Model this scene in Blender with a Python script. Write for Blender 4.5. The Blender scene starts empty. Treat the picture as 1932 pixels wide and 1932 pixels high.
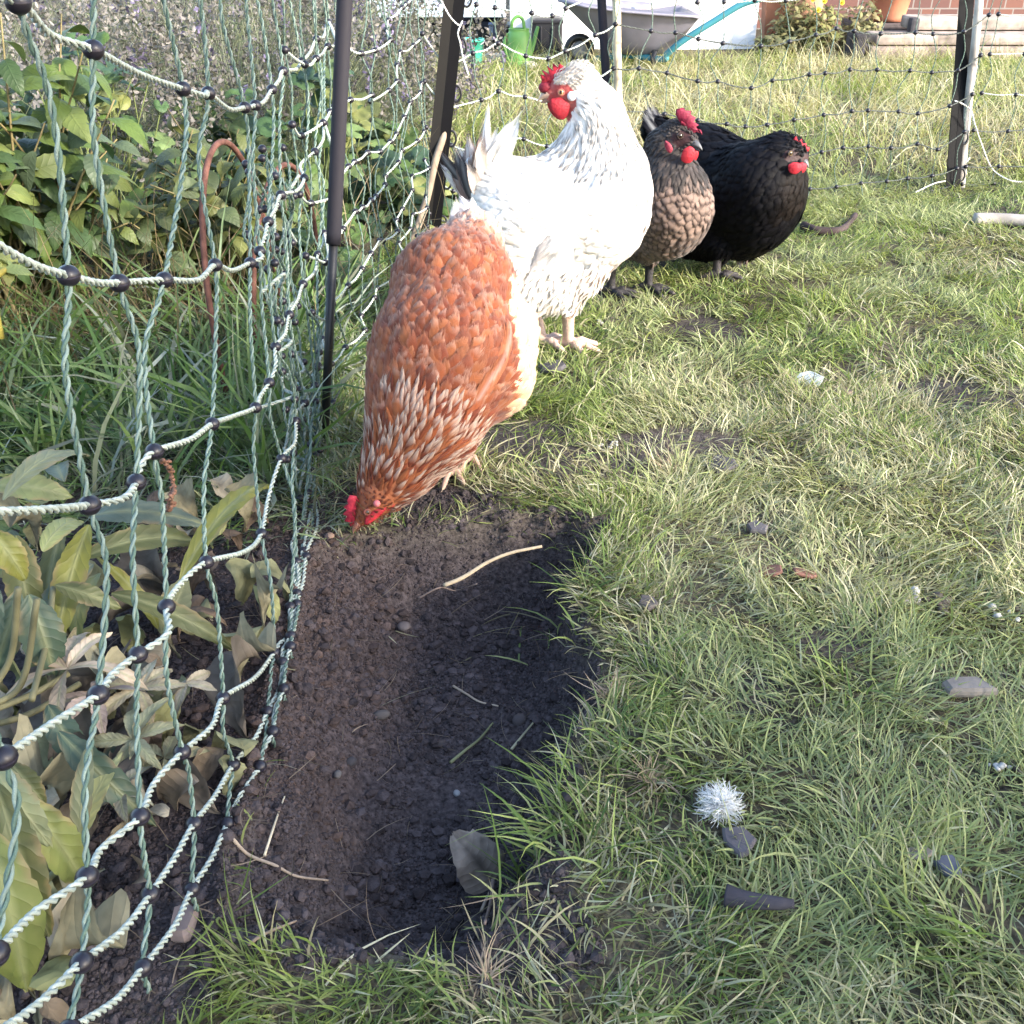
import bpy, bmesh, math, random
import numpy as np
from mathutils import Vector, Matrix

rng = np.random.default_rng(11)
random.seed(5)
SC = bpy.context.scene
COL = SC.collection
R = math.radians

# ------------------------------------------------------------------ camera
CAM_H, PITCH, FPX, CX = 0.58, R(30.0), 1938.0, 966.0
cam_d = bpy.data.cameras.new('camera')
cam = bpy.data.objects.new('camera', cam_d)
COL.objects.link(cam)
cam.location = (0, 0, CAM_H)
cam.rotation_euler = (R(90) - PITCH, 0, 0)
cam_d.sensor_width = 36.0
cam_d.lens = 36.0 * FPX / 1932.0
cam_d.clip_start = 0.02
cam_d.clip_end = 300
SC.camera = cam

# ------------------------------------------------------------------ light
SUN_TO = Vector((0.78, -0.48, 0.43)).normalized()
w = bpy.data.worlds.new('World')
SC.world = w
w.use_nodes = True
nt = w.node_tree
bg = nt.nodes['Background']
sky = nt.nodes.new('ShaderNodeTexSky')
sky.sky_type = 'NISHITA'
sky.sun_disc = False
sky.sun_elevation = math.asin(SUN_TO.z)
sky.sun_rotation = math.atan2(SUN_TO.x, SUN_TO.y)
sky.air_density = 1.0
sky.dust_density = 1.5
nt.links.new(sky.outputs[0], bg.inputs[0])
bg.inputs[1].default_value = 0.15
sd = bpy.data.lights.new('sun', 'SUN')
sd.energy = 2.3
sd.angle = R(4.0)
sd.color = (1.0, 0.93, 0.82)
sun = bpy.data.objects.new('sun', sd)
COL.objects.link(sun)
sun.rotation_euler = SUN_TO.to_track_quat('Z', 'Y').to_euler()
sun.location = (4, -2, 4)
SC.view_settings.view_transform = 'Standard'
SC.view_settings.look = 'None'
SC.view_settings.exposure = 2.32
SC.view_settings.gamma = 1.0
SC.cycles.max_bounces = 7
SC.cycles.diffuse_bounces = 4
SC.cycles.transmission_bounces = 4
SC.cycles.glossy_bounces = 2
SC.cycles.transparent_max_bounces = 24
SC.cycles.caustics_reflective = False
SC.cycles.caustics_refractive = False

# ------------------------------------------------------------------ pixel helpers (photo measured at 1932 px)
SP, CP = math.sin(PITCH), math.cos(PITCH)
def ray(px, py):
    u, v = (px - CX) / FPX, -(py - CX) / FPX
    return np.array([u, CP + v * SP, -SP + v * CP])
def PY(px, py, y):
    r = ray(px, py); t = y / r[1]
    return np.array([r[0] * t, y, CAM_H + r[2] * t])
def G(px, py, z=0.0):
    r = ray(px, py); t = (z - CAM_H) / r[2]
    return np.array([r[0] * t, r[1] * t, z])
def depth(p):
    return p[1] * CP + (CAM_H - p[2]) * SP
def M(px, p):            # px length at point p -> metres
    return px * depth(p) / FPX

# ------------------------------------------------------------------ noise
def _h(ix, iy, s):
    n = (ix.astype(np.int64) * 374761393 + iy.astype(np.int64) * 668265263 + s * 974711) & 0x7fffffff
    n = ((n ^ (n >> 13)) * 1274126177) & 0x7fffffff
    n = n ^ (n >> 16)
    return (n & 0xffff) / 65535.0
def vnoise(x, y, s=0):
    ix, iy = np.floor(x), np.floor(y)
    fx, fy = x - ix, y - iy
    fx, fy = fx * fx * (3 - 2 * fx), fy * fy * (3 - 2 * fy)
    a, b = _h(ix, iy, s), _h(ix + 1, iy, s)
    c, d = _h(ix, iy + 1, s), _h(ix + 1, iy + 1, s)
    return (a + (b - a) * fx) * (1 - fy) + (c + (d - c) * fx) * fy
def fbm(x, y, f, o=4, s=0):
    v, a, t = 0, 1.0, 0
    for i in range(o):
        v = v + a * vnoise(x * f, y * f, s + i * 17); t += a
        a *= 0.5; f *= 2.03
    return v / t
def sstep(a, b, x):
    t = np.clip((x - a) / (b - a), 0, 1)
    return t * t * (3 - 2 * t)
def norm(v):
    return v / np.maximum(np.linalg.norm(v, axis=-1, keepdims=True), 1e-9)
def lerp(a, b, t):
    return a + (b - a) * t

# ------------------------------------------------------------------ objects
def tag(o, label=None, cat=None, group=None, kind=None):
    if label: o['label'] = label
    if cat: o['category'] = cat
    if group: o['group'] = group
    if kind: o['kind'] = kind
    return o
def empty(name, loc, label, cat, group=None):
    o = bpy.data.objects.new(name, None)
    o.empty_display_size = 0.05
    COL.objects.link(o)
    o.location = [float(c) for c in loc]
    return tag(o, label, cat, group)
class MB:
    """collects world-space pieces of ONE mesh"""
    def __init__(s):
        s.v, s.f, s.c, s.u, s.n = [], [], [], [], 0
    def add(s, V, Fs, col=(1, 1, 1), uv=None):
        V = np.asarray(V, float).reshape(-1, 3)
        if not isinstance(Fs, list): Fs = [Fs]
        for F in Fs:
            F = np.asarray(F, int)
            if F.size: s.f.append(F + s.n)
        c = np.asarray(col, float)
        if c.ndim == 1: c = np.tile(c[:3], (len(V), 1))
        s.c.append(c[:, :3]); s.v.append(V)
        s.u.append(np.zeros((len(V), 3)) if uv is None else np.asarray(uv, float))
        s.n += len(V)
        return s
    def data(s):
        return np.vstack(s.v), s.f, np.vstack(s.c), np.vstack(s.u)
    def build(s, name, mat, root=None, smooth=True, loc=None):
        V, F, C, U = s.data()
        return mk(name, V, F, mat, root, smooth, C, U, loc)
def mk(name, V, Fs, mat, root=None, smooth=True, C=None, U=None, loc=None):
    me = bpy.data.meshes.new(name)
    if root is not None: loc = np.array(root.location)
    elif loc is None:
        loc = np.array([(V[:, 0].min() + V[:, 0].max()) / 2, (V[:, 1].min() + V[:, 1].max()) / 2, V[:, 2].min()])
    loc = np.asarray(loc, float)
    me.vertices.add(len(V))
    me.vertices.foreach_set('co', (V - loc).astype(np.float32).ravel())
    sizes = np.concatenate([np.full(len(F), F.shape[1]) for F in Fs])
    flat = np.concatenate([F.ravel() for F in Fs])
    me.loops.add(len(flat)); me.loops.foreach_set('vertex_index', flat.astype(np.int32))
    me.polygons.add(len(sizes))
    st = np.concatenate([[0], np.cumsum(sizes)[:-1]])
    me.polygons.foreach_set('loop_start', st.astype(np.int32))
    try: me.polygons.foreach_set('loop_total', sizes.astype(np.int32))
    except Exception: pass
    me.polygons.foreach_set('use_smooth', np.full(len(sizes), smooth))
    me.update(calc_edges=True)
    if C is not None:
        a = me.attributes.new('col', 'FLOAT_COLOR', 'POINT')
        a.data.foreach_set('color', np.hstack([C, np.ones((len(C), 1))]).astype(np.float32).ravel())
    if U is not None and np.any(U):
        a = me.attributes.new('fuv', 'FLOAT_VECTOR', 'POINT')
        a.data.foreach_set('vector', U.astype(np.float32).ravel())
    me.materials.append(mat)
    o = bpy.data.objects.new(name, me)
    COL.objects.link(o)
    if root is not None: o.parent = root
    else: o.location = loc
    return o
def copy_thing(o, loc, rot=None, scale=None):
    c = o.copy(); COL.objects.link(c); c.location = [float(x) for x in loc]
    if rot is not None: c.rotation_euler = rot
    if scale is not None: c.scale = (scale,) * 3 if np.isscalar(scale) else scale
    for ch in list(o.children):
        d = ch.copy(); COL.objects.link(d); d.parent = c
    return c

# ------------------------------------------------------------------ shape generators
def frames(P):
    P = np.asarray(P, float)
    T = norm(np.gradient(P, axis=0))
    ref = np.array([0, 0, 1.0]) if abs(T[0][2]) < 0.9 else np.array([1.0, 0, 0])
    n = norm(np.cross(T[0], ref)); N = [n]
    for i in range(1, len(P)):
        n = N[-1] - T[i] * np.dot(N[-1], T[i]); N.append(norm(n))
    N = np.array(N)
    return T, N, np.cross(T, N)
def tube(P, r, sides=8, cap=True, flat=1.0):
    P = np.asarray(P, float); n = len(P)
    r = np.broadcast_to(np.asarray(r, float), (n,))
    T, N, B = frames(P)
    a = np.linspace(0, 2 * np.pi, sides, endpoint=False)
    V = P[:, None] + r[:, None, None] * (np.cos(a)[None, :, None] * N[:, None] + flat * np.sin(a)[None, :, None] * B[:, None])
    i, j = np.meshgrid(np.arange(n - 1), np.arange(sides), indexing='ij')
    j2 = (j + 1) % sides
    F = np.stack([i * sides + j, i * sides + j2, (i + 1) * sides + j2, (i + 1) * sides + j], -1).reshape(-1, 4)
    Fs = [F]
    if cap:
        Fs.append(np.arange(sides)[::-1][None]); Fs.append((np.arange(sides) + (n - 1) * sides)[None])
    return V.reshape(-1, 3), Fs
def spline(P, n=8):
    P = np.asarray(P, float)
    Q = np.vstack([2 * P[0] - P[1], P, 2 * P[-1] - P[-2]])
    out = []
    t = np.linspace(0, 1, n, endpoint=False)[:, None]
    for i in range(1, len(Q) - 2):
        a, b, c, d = Q[i - 1], Q[i], Q[i + 1], Q[i + 2]
        out.append(0.5 * (2 * b + (c - a) * t + (2 * a - 5 * b + 4 * c - d) * t ** 2 + (3 * b - a - 3 * c + d) * t ** 3))
    out.append(P[-1:])
    return np.vstack(out)
def resample(P, step):
    L = np.concatenate([[0], np.cumsum(np.linalg.norm(np.diff(P, axis=0), axis=1))])
    n = max(int(L[-1] / step), 2)
    s = np.linspace(0, L[-1], n + 1)
    return np.stack([np.interp(s, L, P[:, k]) for k in range(3)], 1), s
def rope(mb, P, rad, cols, pitch=0.013, sides=5, step=None):
    """twisted strands along a path"""
    k = len(cols)
    P, s = resample(P, step or pitch / 7)
    T, N, B = frames(P)
    for i, c in enumerate(cols):
        ph = s * 2 * np.pi / pitch + 2 * np.pi * i / k + 5.0 * (vnoise(s * 22, s * 0 + .5, 8) - .5)
        Q = P + rad * 0.56 * (np.cos(ph)[:, None] * N + np.sin(ph)[:, None] * B)
        V, F = tube(Q, rad * 0.56, sides)
        jit = 1 + 0.22 * (np.repeat(vnoise(s * 300, s * 0 + i, 3), sides)[:, None] - 0.5)
        mb.add(V, F, np.asarray(c)[None] * jit)
def ball(c, r, seg=12, rings=8, squash=(1, 1, 1), rot=None):
    th = np.linspace(0, np.pi, rings + 1)[1:-1]; ph = np.linspace(0, 2 * np.pi, seg, endpoint=False)
    V = [[0, 0, 1]] + [[math.sin(t) * math.cos(p), math.sin(t) * math.sin(p), math.cos(t)] for t in th for p in ph] + [[0, 0, -1]]
    V = np.array(V) * r * np.array(squash)
    if rot is not None: V = V @ np.array(rot).T
    F3 = [[0, 1 + j, 1 + (j + 1) % seg] for j in range(seg)]
    F4 = []
    for i in range(len(th) - 1):
        for j in range(seg):
            a = 1 + i * seg
            F4.append([a + j, a + seg + j, a + seg + (j + 1) % seg, a + (j + 1) % seg])
    a = 1 + (len(th) - 1) * seg; e = len(V) - 1
    F3 += [[e, a + (j + 1) % seg, a + j] for j in range(seg)]
    return V + np.asarray(c), [np.array(F3), np.array(F4)]
def box(c, size, rot=0.0, bev=0.004, pitch=0.0, seg=2, roll=0.0):
    bm = bmesh.new()
    bmesh.ops.create_cube(bm, size=1.0)
    bmesh.ops.scale(bm, vec=Vector(size), verts=bm.verts)
    if bev > 0:
        bmesh.ops.bevel(bm, geom=bm.edges[:], offset=bev, segments=seg, affect='EDGES', profile=0.6)
    m = Matrix.Translation(Vector([float(x) for x in c])) @ Matrix.Rotation(rot, 4, 'Z') @ Matrix.Rotation(pitch, 4, 'Y') @ Matrix.Rotation(roll, 4, 'X')
    bm.transform(m)
    return from_bm(bm)
def from_bm(bm):
    bm.verts.ensure_lookup_table(); bm.verts.index_update()
    V = np.array([v.co[:] for v in bm.verts])
    by = {}
    for f in bm.faces: by.setdefault(len(f.verts), []).append([v.index for v in f.verts])
    bm.free()
    return V, [np.array(x) for x in by.values()]
def lathe(c, prof, seg=28, axis=None):
    prof = np.asarray(prof, float)
    a = np.linspace(0, 2 * np.pi, seg, endpoint=False)
    V = np.stack([prof[:, None, 0] * np.cos(a), prof[:, None, 0] * np.sin(a), np.repeat(prof[:, 1:2], seg, 1)], -1)
    n = len(prof)
    i, j = np.meshgrid(np.arange(n - 1), np.arange(seg), indexing='ij'); j2 = (j + 1) % seg
    F = np.stack([i * seg + j, i * seg + j2, (i + 1) * seg + j2, (i + 1) * seg + j], -1).reshape(-1, 4)
    return V.reshape(-1, 3) + np.asarray(c), [F]
def slab(poly, d, th, n=1):
    """outline polygon (k,3) given thickness th along d, slightly puffed"""
    poly = np.asarray(poly, float); d = norm(np.asarray(d, float)); k = len(poly)
    c = poly.mean(0)
    inn = c + (poly - c) * 0.86
    rings = [inn - d * th / 2, poly - d * th * 0.2, poly + d * th * 0.2, inn + d * th / 2]
    V = np.vstack(rings)
    F = []
    for r in range(3):
        for j in range(k):
            j2 = (j + 1) % k
            F.append([r * k + j, r * k + j2, (r + 1) * k + j2, (r + 1) * k + j])
    return V, [np.array(F), np.arange(k)[::-1][None], (np.arange(k) + 3 * k)[None]]
def cards(pos, d, nrm, L, W, prof, cols=5, tilt=0.0, droop=0.0, camber=0.15, tiptrim=0.18, rag=0.0, fold=0.0, twist=0.0, wave=0.0, seed=1):
    """feather / leaf cards. pos,d,nrm:(N,3)  L,W:(N,)  prof: width profile per row"""
    r_ = np.random.default_rng(seed)
    N = len(pos); prof = np.asarray(prof, float); rows = len(prof)
    L = np.broadcast_to(np.asarray(L, float), (N,)); W = np.broadcast_to(np.asarray(W, float), (N,))
    tilt = np.broadcast_to(np.asarray(tilt, float), (N,)); droop = np.broadcast_to(np.asarray(droop, float), (N,))
    twist = np.broadcast_to(np.asarray(twist, float), (N,))
    d = norm(d - nrm * np.sum(d * nrm, 1, keepdims=True)); b = np.cross(nrm, d)
    t = np.linspace(0, 1, rows)[None, :, None]; s = np.linspace(-1, 1, cols)[None, None, :]
    jit = 1 + rag * (r_.random((N, rows, cols)) - 0.5)
    along = L[:, None, None] * t * (1 - tiptrim * s ** 2 * t) * jit
    ang = tilt[:, None, None] - droop[:, None, None] * t
    x = along * np.cos(ang); z = along * np.sin(ang)
    bw = W[:, None, None] * 0.5 * prof[None, :, None] * s
    tw = twist[:, None, None] * t
    zz = z - camber * W[:, None, None] * s ** 2 * prof[None, :, None] + fold * np.abs(bw)
    zz = zz + wave * W[:, None, None] * np.sin(t * 9 + r_.random((N, 1, 1)) * 6.28) * s
    zz = zz + bw * np.sin(tw); bw = bw * np.cos(tw)
    V = pos[:, None, None] + x[..., None] * d[:, None, None] + zz[..., None] * nrm[:, None, None] + bw[..., None] * b[:, None, None]
    i, j = np.meshgrid(np.arange(rows - 1), np.arange(cols - 1), indexing='ij')
    q = np.stack([i * cols + j, i * cols + j + 1, (i + 1) * cols + j + 1, (i + 1) * cols + j], -1).reshape(-1, 4)
    F = (q[None] + (np.arange(N) * rows * cols)[:, None, None]).reshape(-1, 4)
    rnd = r_.random((N, 1, 1))
    U = np.stack(np.broadcast_arrays(t, s, rnd), -1).reshape(-1, 3)
    return V.reshape(-1, 3), F, U
def blades(P, az, L, W, lean, curl, nseg=4, seed=2):
    r_ = np.random.default_rng(seed)
    N = len(P)
    t = np.linspace(0, 1, nseg + 1)
    x = np.zeros((N, nseg + 1)); z = np.zeros((N, nseg + 1))
    for k in range(1, nseg + 1):
        th = lean + curl * (t[k] - 0.5 / nseg)
        x[:, k] = x[:, k - 1] + L / nseg * np.sin(th); z[:, k] = z[:, k - 1] + L / nseg * np.cos(th)
    dx, dy = np.cos(az), np.sin(az)
    bend = (r_.random(N) - 0.5) * 1.1
    cxx = x * dx[:, None] - (bend * L)[:, None] * t[None] ** 2 * dy[:, None]
    cyy = x * dy[:, None] + (bend * L)[:, None] * t[None] ** 2 * dx[:, None]
    C = P[:, None] + np.stack([cxx, cyy, z], -1)
    tw = (r_.random(N) - 0.5) * 1.8
    wx = -dy * np.cos(tw); wy = dx * np.cos(tw); wz = np.sin(tw)
    Wd = np.stack([wx, wy, wz], -1)
    pr = np.array([0.75, 1.0, 0.9, 0.6, 0.06]) if nseg == 4 else np.interp(t, [0, .3, .6, 1], [.75, 1, .8, .06])
    off = (W[:, None] * 0.5 * pr[None])[..., None] * Wd[:, None]
    V = np.stack([C - off, C + off], 2).reshape(-1, 3)
    k = np.arange(nseg)
    q = np.stack([2 * k, 2 * k + 1, 2 * k + 3, 2 * k + 2], -1)
    F = (q[None] + (np.arange(N) * 2 * (nseg + 1))[:, None, None]).reshape(-1, 4)
    tt = np.tile(np.repeat(t, 2), N)
    return V, F, tt

# ------------------------------------------------------------------ materials
def newmat(name):
    m = bpy.data.materials.new(name); m.use_nodes = True
    n = m.node_tree.nodes; l = m.node_tree.links
    return m, n, l, n['Principled BSDF'], n['Material Output']
def N_(n, t, **kw):
    x = n.new(t)
    for k, v in kw.items(): setattr(x, k, v)
    return x
def math_(n, l, op, a, b=None):
    x = n.new('ShaderNodeMath'); x.operation = op
    for i, v in enumerate((a, b)):
        if v is None: continue
        if hasattr(v, 'type'): l.new(v, x.inputs[i])
        else: x.inputs[i].default_value = v
    return x.outputs[0]
def mat_attr(name, rough=0.6, trans=0.0, spec=0.3, bump=0.0, bscale=200.0, kind='noise', var=0.0, vscale=40, sheen=0.0, tcol=None):
    """base colour from the 'col' attribute, mottled by real noise, optional translucency and bump"""
    m, n, l, p, out = newmat(name)
    a = N_(n, 'ShaderNodeAttribute', attribute_name='col')
    c = a.outputs['Color']
    tc = n.new('ShaderNodeTexCoord')
    if var > 0:
        nz = n.new('ShaderNodeTexNoise'); nz.inputs['Scale'].default_value = vscale; nz.inputs['Detail'].default_value = 4
        l.new(tc.outputs['Object'], nz.inputs['Vector'])
        mr = n.new('ShaderNodeMapRange'); mr.inputs[1].default_value = 0.3; mr.inputs[2].default_value = 0.7
        mr.inputs[3].default_value = 1 - var; mr.inputs[4].default_value = 1 + var
        l.new(nz.outputs[0], mr.inputs[0])
        mx = n.new('ShaderNodeMix'); mx.data_type = 'RGBA'; mx.blend_type = 'MULTIPLY'; mx.inputs[0].default_value = 1
        l.new(c, mx.inputs[6]); l.new(mr.outputs[0], mx.inputs[7]); c = mx.outputs[2]
    l.new(c, p.inputs['Base Color'])
    p.inputs['Roughness'].default_value = rough
    p.inputs['Specular IOR Level'].default_value = spec
    if sheen: p.inputs['Sheen Weight'].default_value = sheen
    h = None
    if bump > 0:
        if kind == 'leaf' or kind == 'feather':
            u = N_(n, 'ShaderNodeAttribute', attribute_name='fuv')
            sx = n.new('ShaderNodeSeparateXYZ'); l.new(u.outputs['Vector'], sx.inputs[0])
            ab = math_(n, l, 'ABSOLUTE', sx.outputs[1])
            if kind == 'leaf':
                ph = math_(n, l, 'SUBTRACT', math_(n, l, 'MULTIPLY', sx.outputs[0], 52.0), math_(n, l, 'MULTIPLY', ab, 9.0))
                vein = math_(n, l, 'POWER', math_(n, l, 'ABSOLUTE', math_(n, l, 'SINE', math_(n, l, 'MULTIPLY', ph, 0.5))), 0.35)
                mid = math_(n, l, 'MINIMUM', math_(n, l, 'MULTIPLY', ab, 9.0), 1.0)
                h = math_(n, l, 'MULTIPLY', vein, mid)
            else:
                cb = n.new('ShaderNodeCombineXYZ')
                l.new(math_(n, l, 'SUBTRACT', math_(n, l, 'MULTIPLY', sx.outputs[0], 22.0), math_(n, l, 'MULTIPLY', ab, 9.0)), cb.inputs[0])
                l.new(math_(n, l, 'MULTIPLY', sx.outputs[2], 77.0), cb.inputs[1])
                nz = n.new('ShaderNodeTexNoise'); nz.inputs['Scale'].default_value = 1.6; nz.inputs['Detail'].default_value = 3
                l.new(cb.outputs[0], nz.inputs['Vector'])
                h = nz.outputs[0]
                mr = n.new('ShaderNodeMapRange'); mr.inputs[1].default_value = 0.3; mr.inputs[2].default_value = 0.7
                mr.inputs[3].default_value = 0.78; mr.inputs[4].default_value = 1.14
                l.new(h, mr.inputs[0])
                mx = n.new('ShaderNodeMix'); mx.data_type = 'RGBA'; mx.blend_type = 'MULTIPLY'; mx.inputs[0].default_value = 1
                l.new(c, mx.inputs[6]); l.new(mr.outputs[0], mx.inputs[7]); c = mx.outputs[2]
                l.new(c, p.inputs['Base Color'])
                # frayed barbs: real gaps between the barb ends along the rim of each feather
                edge = math_(n, l, 'MAXIMUM', math_(n, l, 'MULTIPLY', math_(n, l, 'SUBTRACT', sx.outputs[0], 0.60), 2.3), math_(n, l, 'MULTIPLY', math_(n, l, 'SUBTRACT', ab, 0.55), 1.5))
                cb2 = n.new('ShaderNodeCombineXYZ')
                l.new(math_(n, l, 'SUBTRACT', math_(n, l, 'MULTIPLY', sx.outputs[0], 9.0), math_(n, l, 'MULTIPLY', sx.outputs[1], 13.0)), cb2.inputs[0])
                l.new(math_(n, l, 'MULTIPLY', sx.outputs[2], 91.0), cb2.inputs[1])
                l.new(math_(n, l, 'MULTIPLY', sx.outputs[1], 3.0), cb2.inputs[2])
                n2 = n.new('ShaderNodeTexNoise'); n2.inputs['Scale'].default_value = 1.5; n2.inputs['Detail'].default_value = 1
                l.new(cb2.outputs[0], n2.inputs['Vector'])
                mra = n.new('ShaderNodeMapRange'); mra.inputs[1].default_value = 0.28; mra.inputs[2].default_value = 0.72
                l.new(n2.outputs[0], mra.inputs[0])
                al = math_(n, l, 'GREATER_THAN', mra.outputs[0], edge)
                alpha = al
        elif kind == 'scales':
            vz = n.new('ShaderNodeTexVoronoi'); vz.inputs['Scale'].default_value = bscale
            l.new(tc.outputs['Object'], vz.inputs['Vector']); h = vz.outputs['Distance']
        else:
            nz = n.new('ShaderNodeTexNoise'); nz.inputs['Scale'].default_value = bscale; nz.inputs['Detail'].default_value = 5
            l.new(tc.outputs['Object'], nz.inputs['Vector']); h = nz.outputs[0]
        bp = n.new('ShaderNodeBump'); bp.inputs['Strength'].default_value = bump; bp.inputs['Distance'].default_value = 0.002
        l.new(h, bp.inputs['Height']); l.new(bp.outputs[0], p.inputs['Normal'])
    alpha = locals().get('alpha')
    if trans > 0:
        tr = n.new('ShaderNodeBsdfTranslucent')
        if tcol:
            mx = n.new('ShaderNodeMix'); mx.data_type = 'RGBA'; mx.blend_type = 'MULTIPLY'; mx.inputs[0].default_value = 1
            l.new(c, mx.inputs[6]); mx.inputs[7].default_value = (*tcol, 1); l.new(mx.outputs[2], tr.inputs[0])
        else: l.new(c, tr.inputs[0])
        ms = n.new('ShaderNodeMixShader'); ms.inputs[0].default_value = trans
        l.new(p.outputs[0], ms.inputs[1]); l.new(tr.outputs[0], ms.inputs[2]); l.new(ms.outputs[0], out.inputs[0])
    if alpha is not None:
        tp = n.new('ShaderNodeBsdfTransparent'); m3 = n.new('ShaderNodeMixShader')
        src = out.inputs[0].links[0].from_socket if out.inputs[0].links else p.outputs[0]
        l.new(alpha, m3.inputs[0]); l.new(tp.outputs[0], m3.inputs[1]); l.new(src, m3.inputs[2]); l.new(m3.outputs[0], out.inputs[0])
    return m
MAT = dict(
    grass=mat_attr('grass_blade', 0.45, 0.38, 0.35, tcol=(1.15, 1.2, 0.7)),
    leaf=mat_attr('green_leaf', 0.48, 0.22, 0.3, bump=0.3, kind='leaf', var=0.2, vscale=35),
    dry=mat_attr('dry_leaf', 0.85, 0.12, 0.12, bump=0.3, kind='leaf', var=0.4, vscale=60),
    stem=mat_attr('plant_stem', 0.65, 0, 0.2, bump=0.3, bscale=90, var=0.2),
    feather=mat_attr('feather', 0.65, 0.20, 0.18, bump=0.22, kind='feather', sheen=0.15),
    feather_black=mat_attr('black_feather', 0.6, 0.0, 0.10, bump=0.35, kind='feather'),
    hide=mat_attr('hen_skin', 0.6, 0, 0.25, bump=0.25, bscale=260, kind='scales', var=0.12, vscale=120),
    flesh=mat_attr('red_flesh', 0.55, 0.15, 0.25, bump=0.45, bscale=380, var=0.30, vscale=150),
    horn=mat_attr('beak_horn', 0.38, 0, 0.4, bump=0.1, bscale=300, var=0.15),
    eye=mat_attr('eye', 0.15, 0, 0.4),
    rope=mat_attr('twine', 0.6, 0, 0.3, bump=0.4, bscale=1500),
    bead=mat_attr('black_bead_plastic', 0.38, 0, 0.45, bump=0.05, bscale=300),
    plastic=mat_attr('moulded_plastic', 0.45, 0, 0.4, bump=0.08, bscale=160, var=0.12, vscale=14),
    post=mat_attr('black_post_plastic', 0.6, 0, 0.12, bump=0.05, bscale=160),
    wood=mat_attr('weathered_wood', 0.85, 0, 0.15, bump=0.8, bscale=60, var=0.5, vscale=14),
    clay=mat_attr('terracotta', 0.85, 0, 0.15, bump=0.3, bscale=90, var=0.2, vscale=12),
    render=mat_attr('painted_render', 0.9, 0, 0.1, bump=0.6, bscale=45, var=0.06, vscale=6),
    rust=mat_attr('rusty_iron', 0.85, 0, 0.2, bump=0.5, bscale=400, var=0.35, vscale=70),
    stone=mat_attr('stone', 0.85, 0, 0.2, bump=0.5, bscale=120, var=0.2, vscale=50),
    clod=mat_attr('soil_crumb', 0.95, 0, 0.08, bump=0.6, bscale=500, var=0.3, vscale=150),
    fluff=mat_attr('down', 0.8, 0.5, 0.05),
)
# ------------------------------------------------------------------ ground
def poly_sd(x, y, P):
    d = np.full(x.shape, 1e9); ins = np.zeros(x.shape, bool)
    n = len(P)
    for i in range(n):
        a, b = P[i], P[(i + 1) % n]
        ex, ey = b[0] - a[0], b[1] - a[1]
        t = np.clip(((x - a[0]) * ex + (y - a[1]) * ey) / (ex * ex + ey * ey), 0, 1)
        d = np.minimum(d, np.hypot(x - a[0] - t * ex, y - a[1] - t * ey))
        c = ((a[1] <= y) & (b[1] > y)) | ((b[1] <= y) & (a[1] > y))
        xi = a[0] + (y - a[1]) / np.where(ey == 0, 1e-9, ey) * ex
        ins ^= c & (x < xi)
    return np.where(ins, -d, d)
PIT = np.array([G(*p)[:2] for p in [(1150, 985), (1000, 965), (880, 985), (770, 995), (660, 1015), (590, 1060), (535, 1180), (500, 1330),
      (470, 1480), (430, 1640), (400, 1790), (560, 1830), (700, 1810), (820, 1800), (940, 1735), (1000, 1640), (1035, 1540), (1075, 1430),
      (1140, 1330), (1120, 1220), (1085, 1160), (1090, 1090), (1135, 1040)]])
BOWL = np.array([G(*p)[:2] for p in [(1120, 1000), (1000, 985), (860, 1000), (720, 1040), (650, 1120), (620, 1260), (640, 1440), (700, 1560),
      (800, 1620), (900, 1600), (990, 1520), (1030, 1400), (1080, 1300), (1070, 1180), (1070, 1080)]])
HOLE2 = np.array([G(*p)[:2] for p in [(560, 1600), (660, 1570), (760, 1630), (800, 1720), (700, 1760), (560, 1740), (500, 1670)]])
def ground_z(x, y):
    x = np.asarray(x, float); y = np.asarray(y, float)
    near = sstep(3.0, 1.5, y)
    z = 0.018 * (fbm(x, y, 2.2, 3, 5) - 0.5) + 0.010 * (fbm(x, y, 9, 3, 6) - 0.5) * near
    e = 0.030 * (fbm(x, y, 11, 3, 31) - 0.5) + 0.02 * (fbm(x, y, 30, 2, 32) - 0.5)
    sp = poly_sd(x, y, PIT) + e
    wall = 0.060 + 0.16 * sstep(-0.02, -0.20, x)
    q = np.clip(-sp / wall, 0, 1.25)
    z = z - 0.088 * (1 - (1 - np.minimum(q, 1)) ** 2) * (0.85 + 0.3 * fbm(x, y, 6, 2, 9)) * sstep(0.36, 0.56, y)
    z = z - 0.012 * sstep(0.0, 0.02, -sp)
    s2 = poly_sd(x, y, HOLE2) + e
    z = z - 0.030 * sstep(0.0, 0.045, -s2)
    # scrape ridges and crumbs
    soil = sstep(0.012, -0.008, sp)
    z = z + soil * (0.016 * (fbm(x * 1.0 + .25 * y, y * .28, 30, 3, 140) - 0.5) + 0.012 * np.exp(-(((x + .10) / .035) ** 2 + ((y - .66) / .05) ** 2)) + 0.030 * (fbm(x + 0.3 * y, y, 16, 3, 77) - 0.5) + 0.012 * (fbm(x, y, 55, 4, 8) - 0.5) + 0.006 * (fbm(x, y, 160, 3, 12) - 0.5))
    # spoil heaped along the netting side, bed a little lower beyond
    z = z + 0.020 * np.exp(-((x + 0.17 + 0.05 * (y - .7)) / 0.05) ** 2) * sstep(0.35, 0.55, y) * sstep(1.0, 0.85, y)
    z = z - 0.02 * sstep(-0.24, -0.5, x) * sstep(2.2, 1.2, y)
    return z
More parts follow.
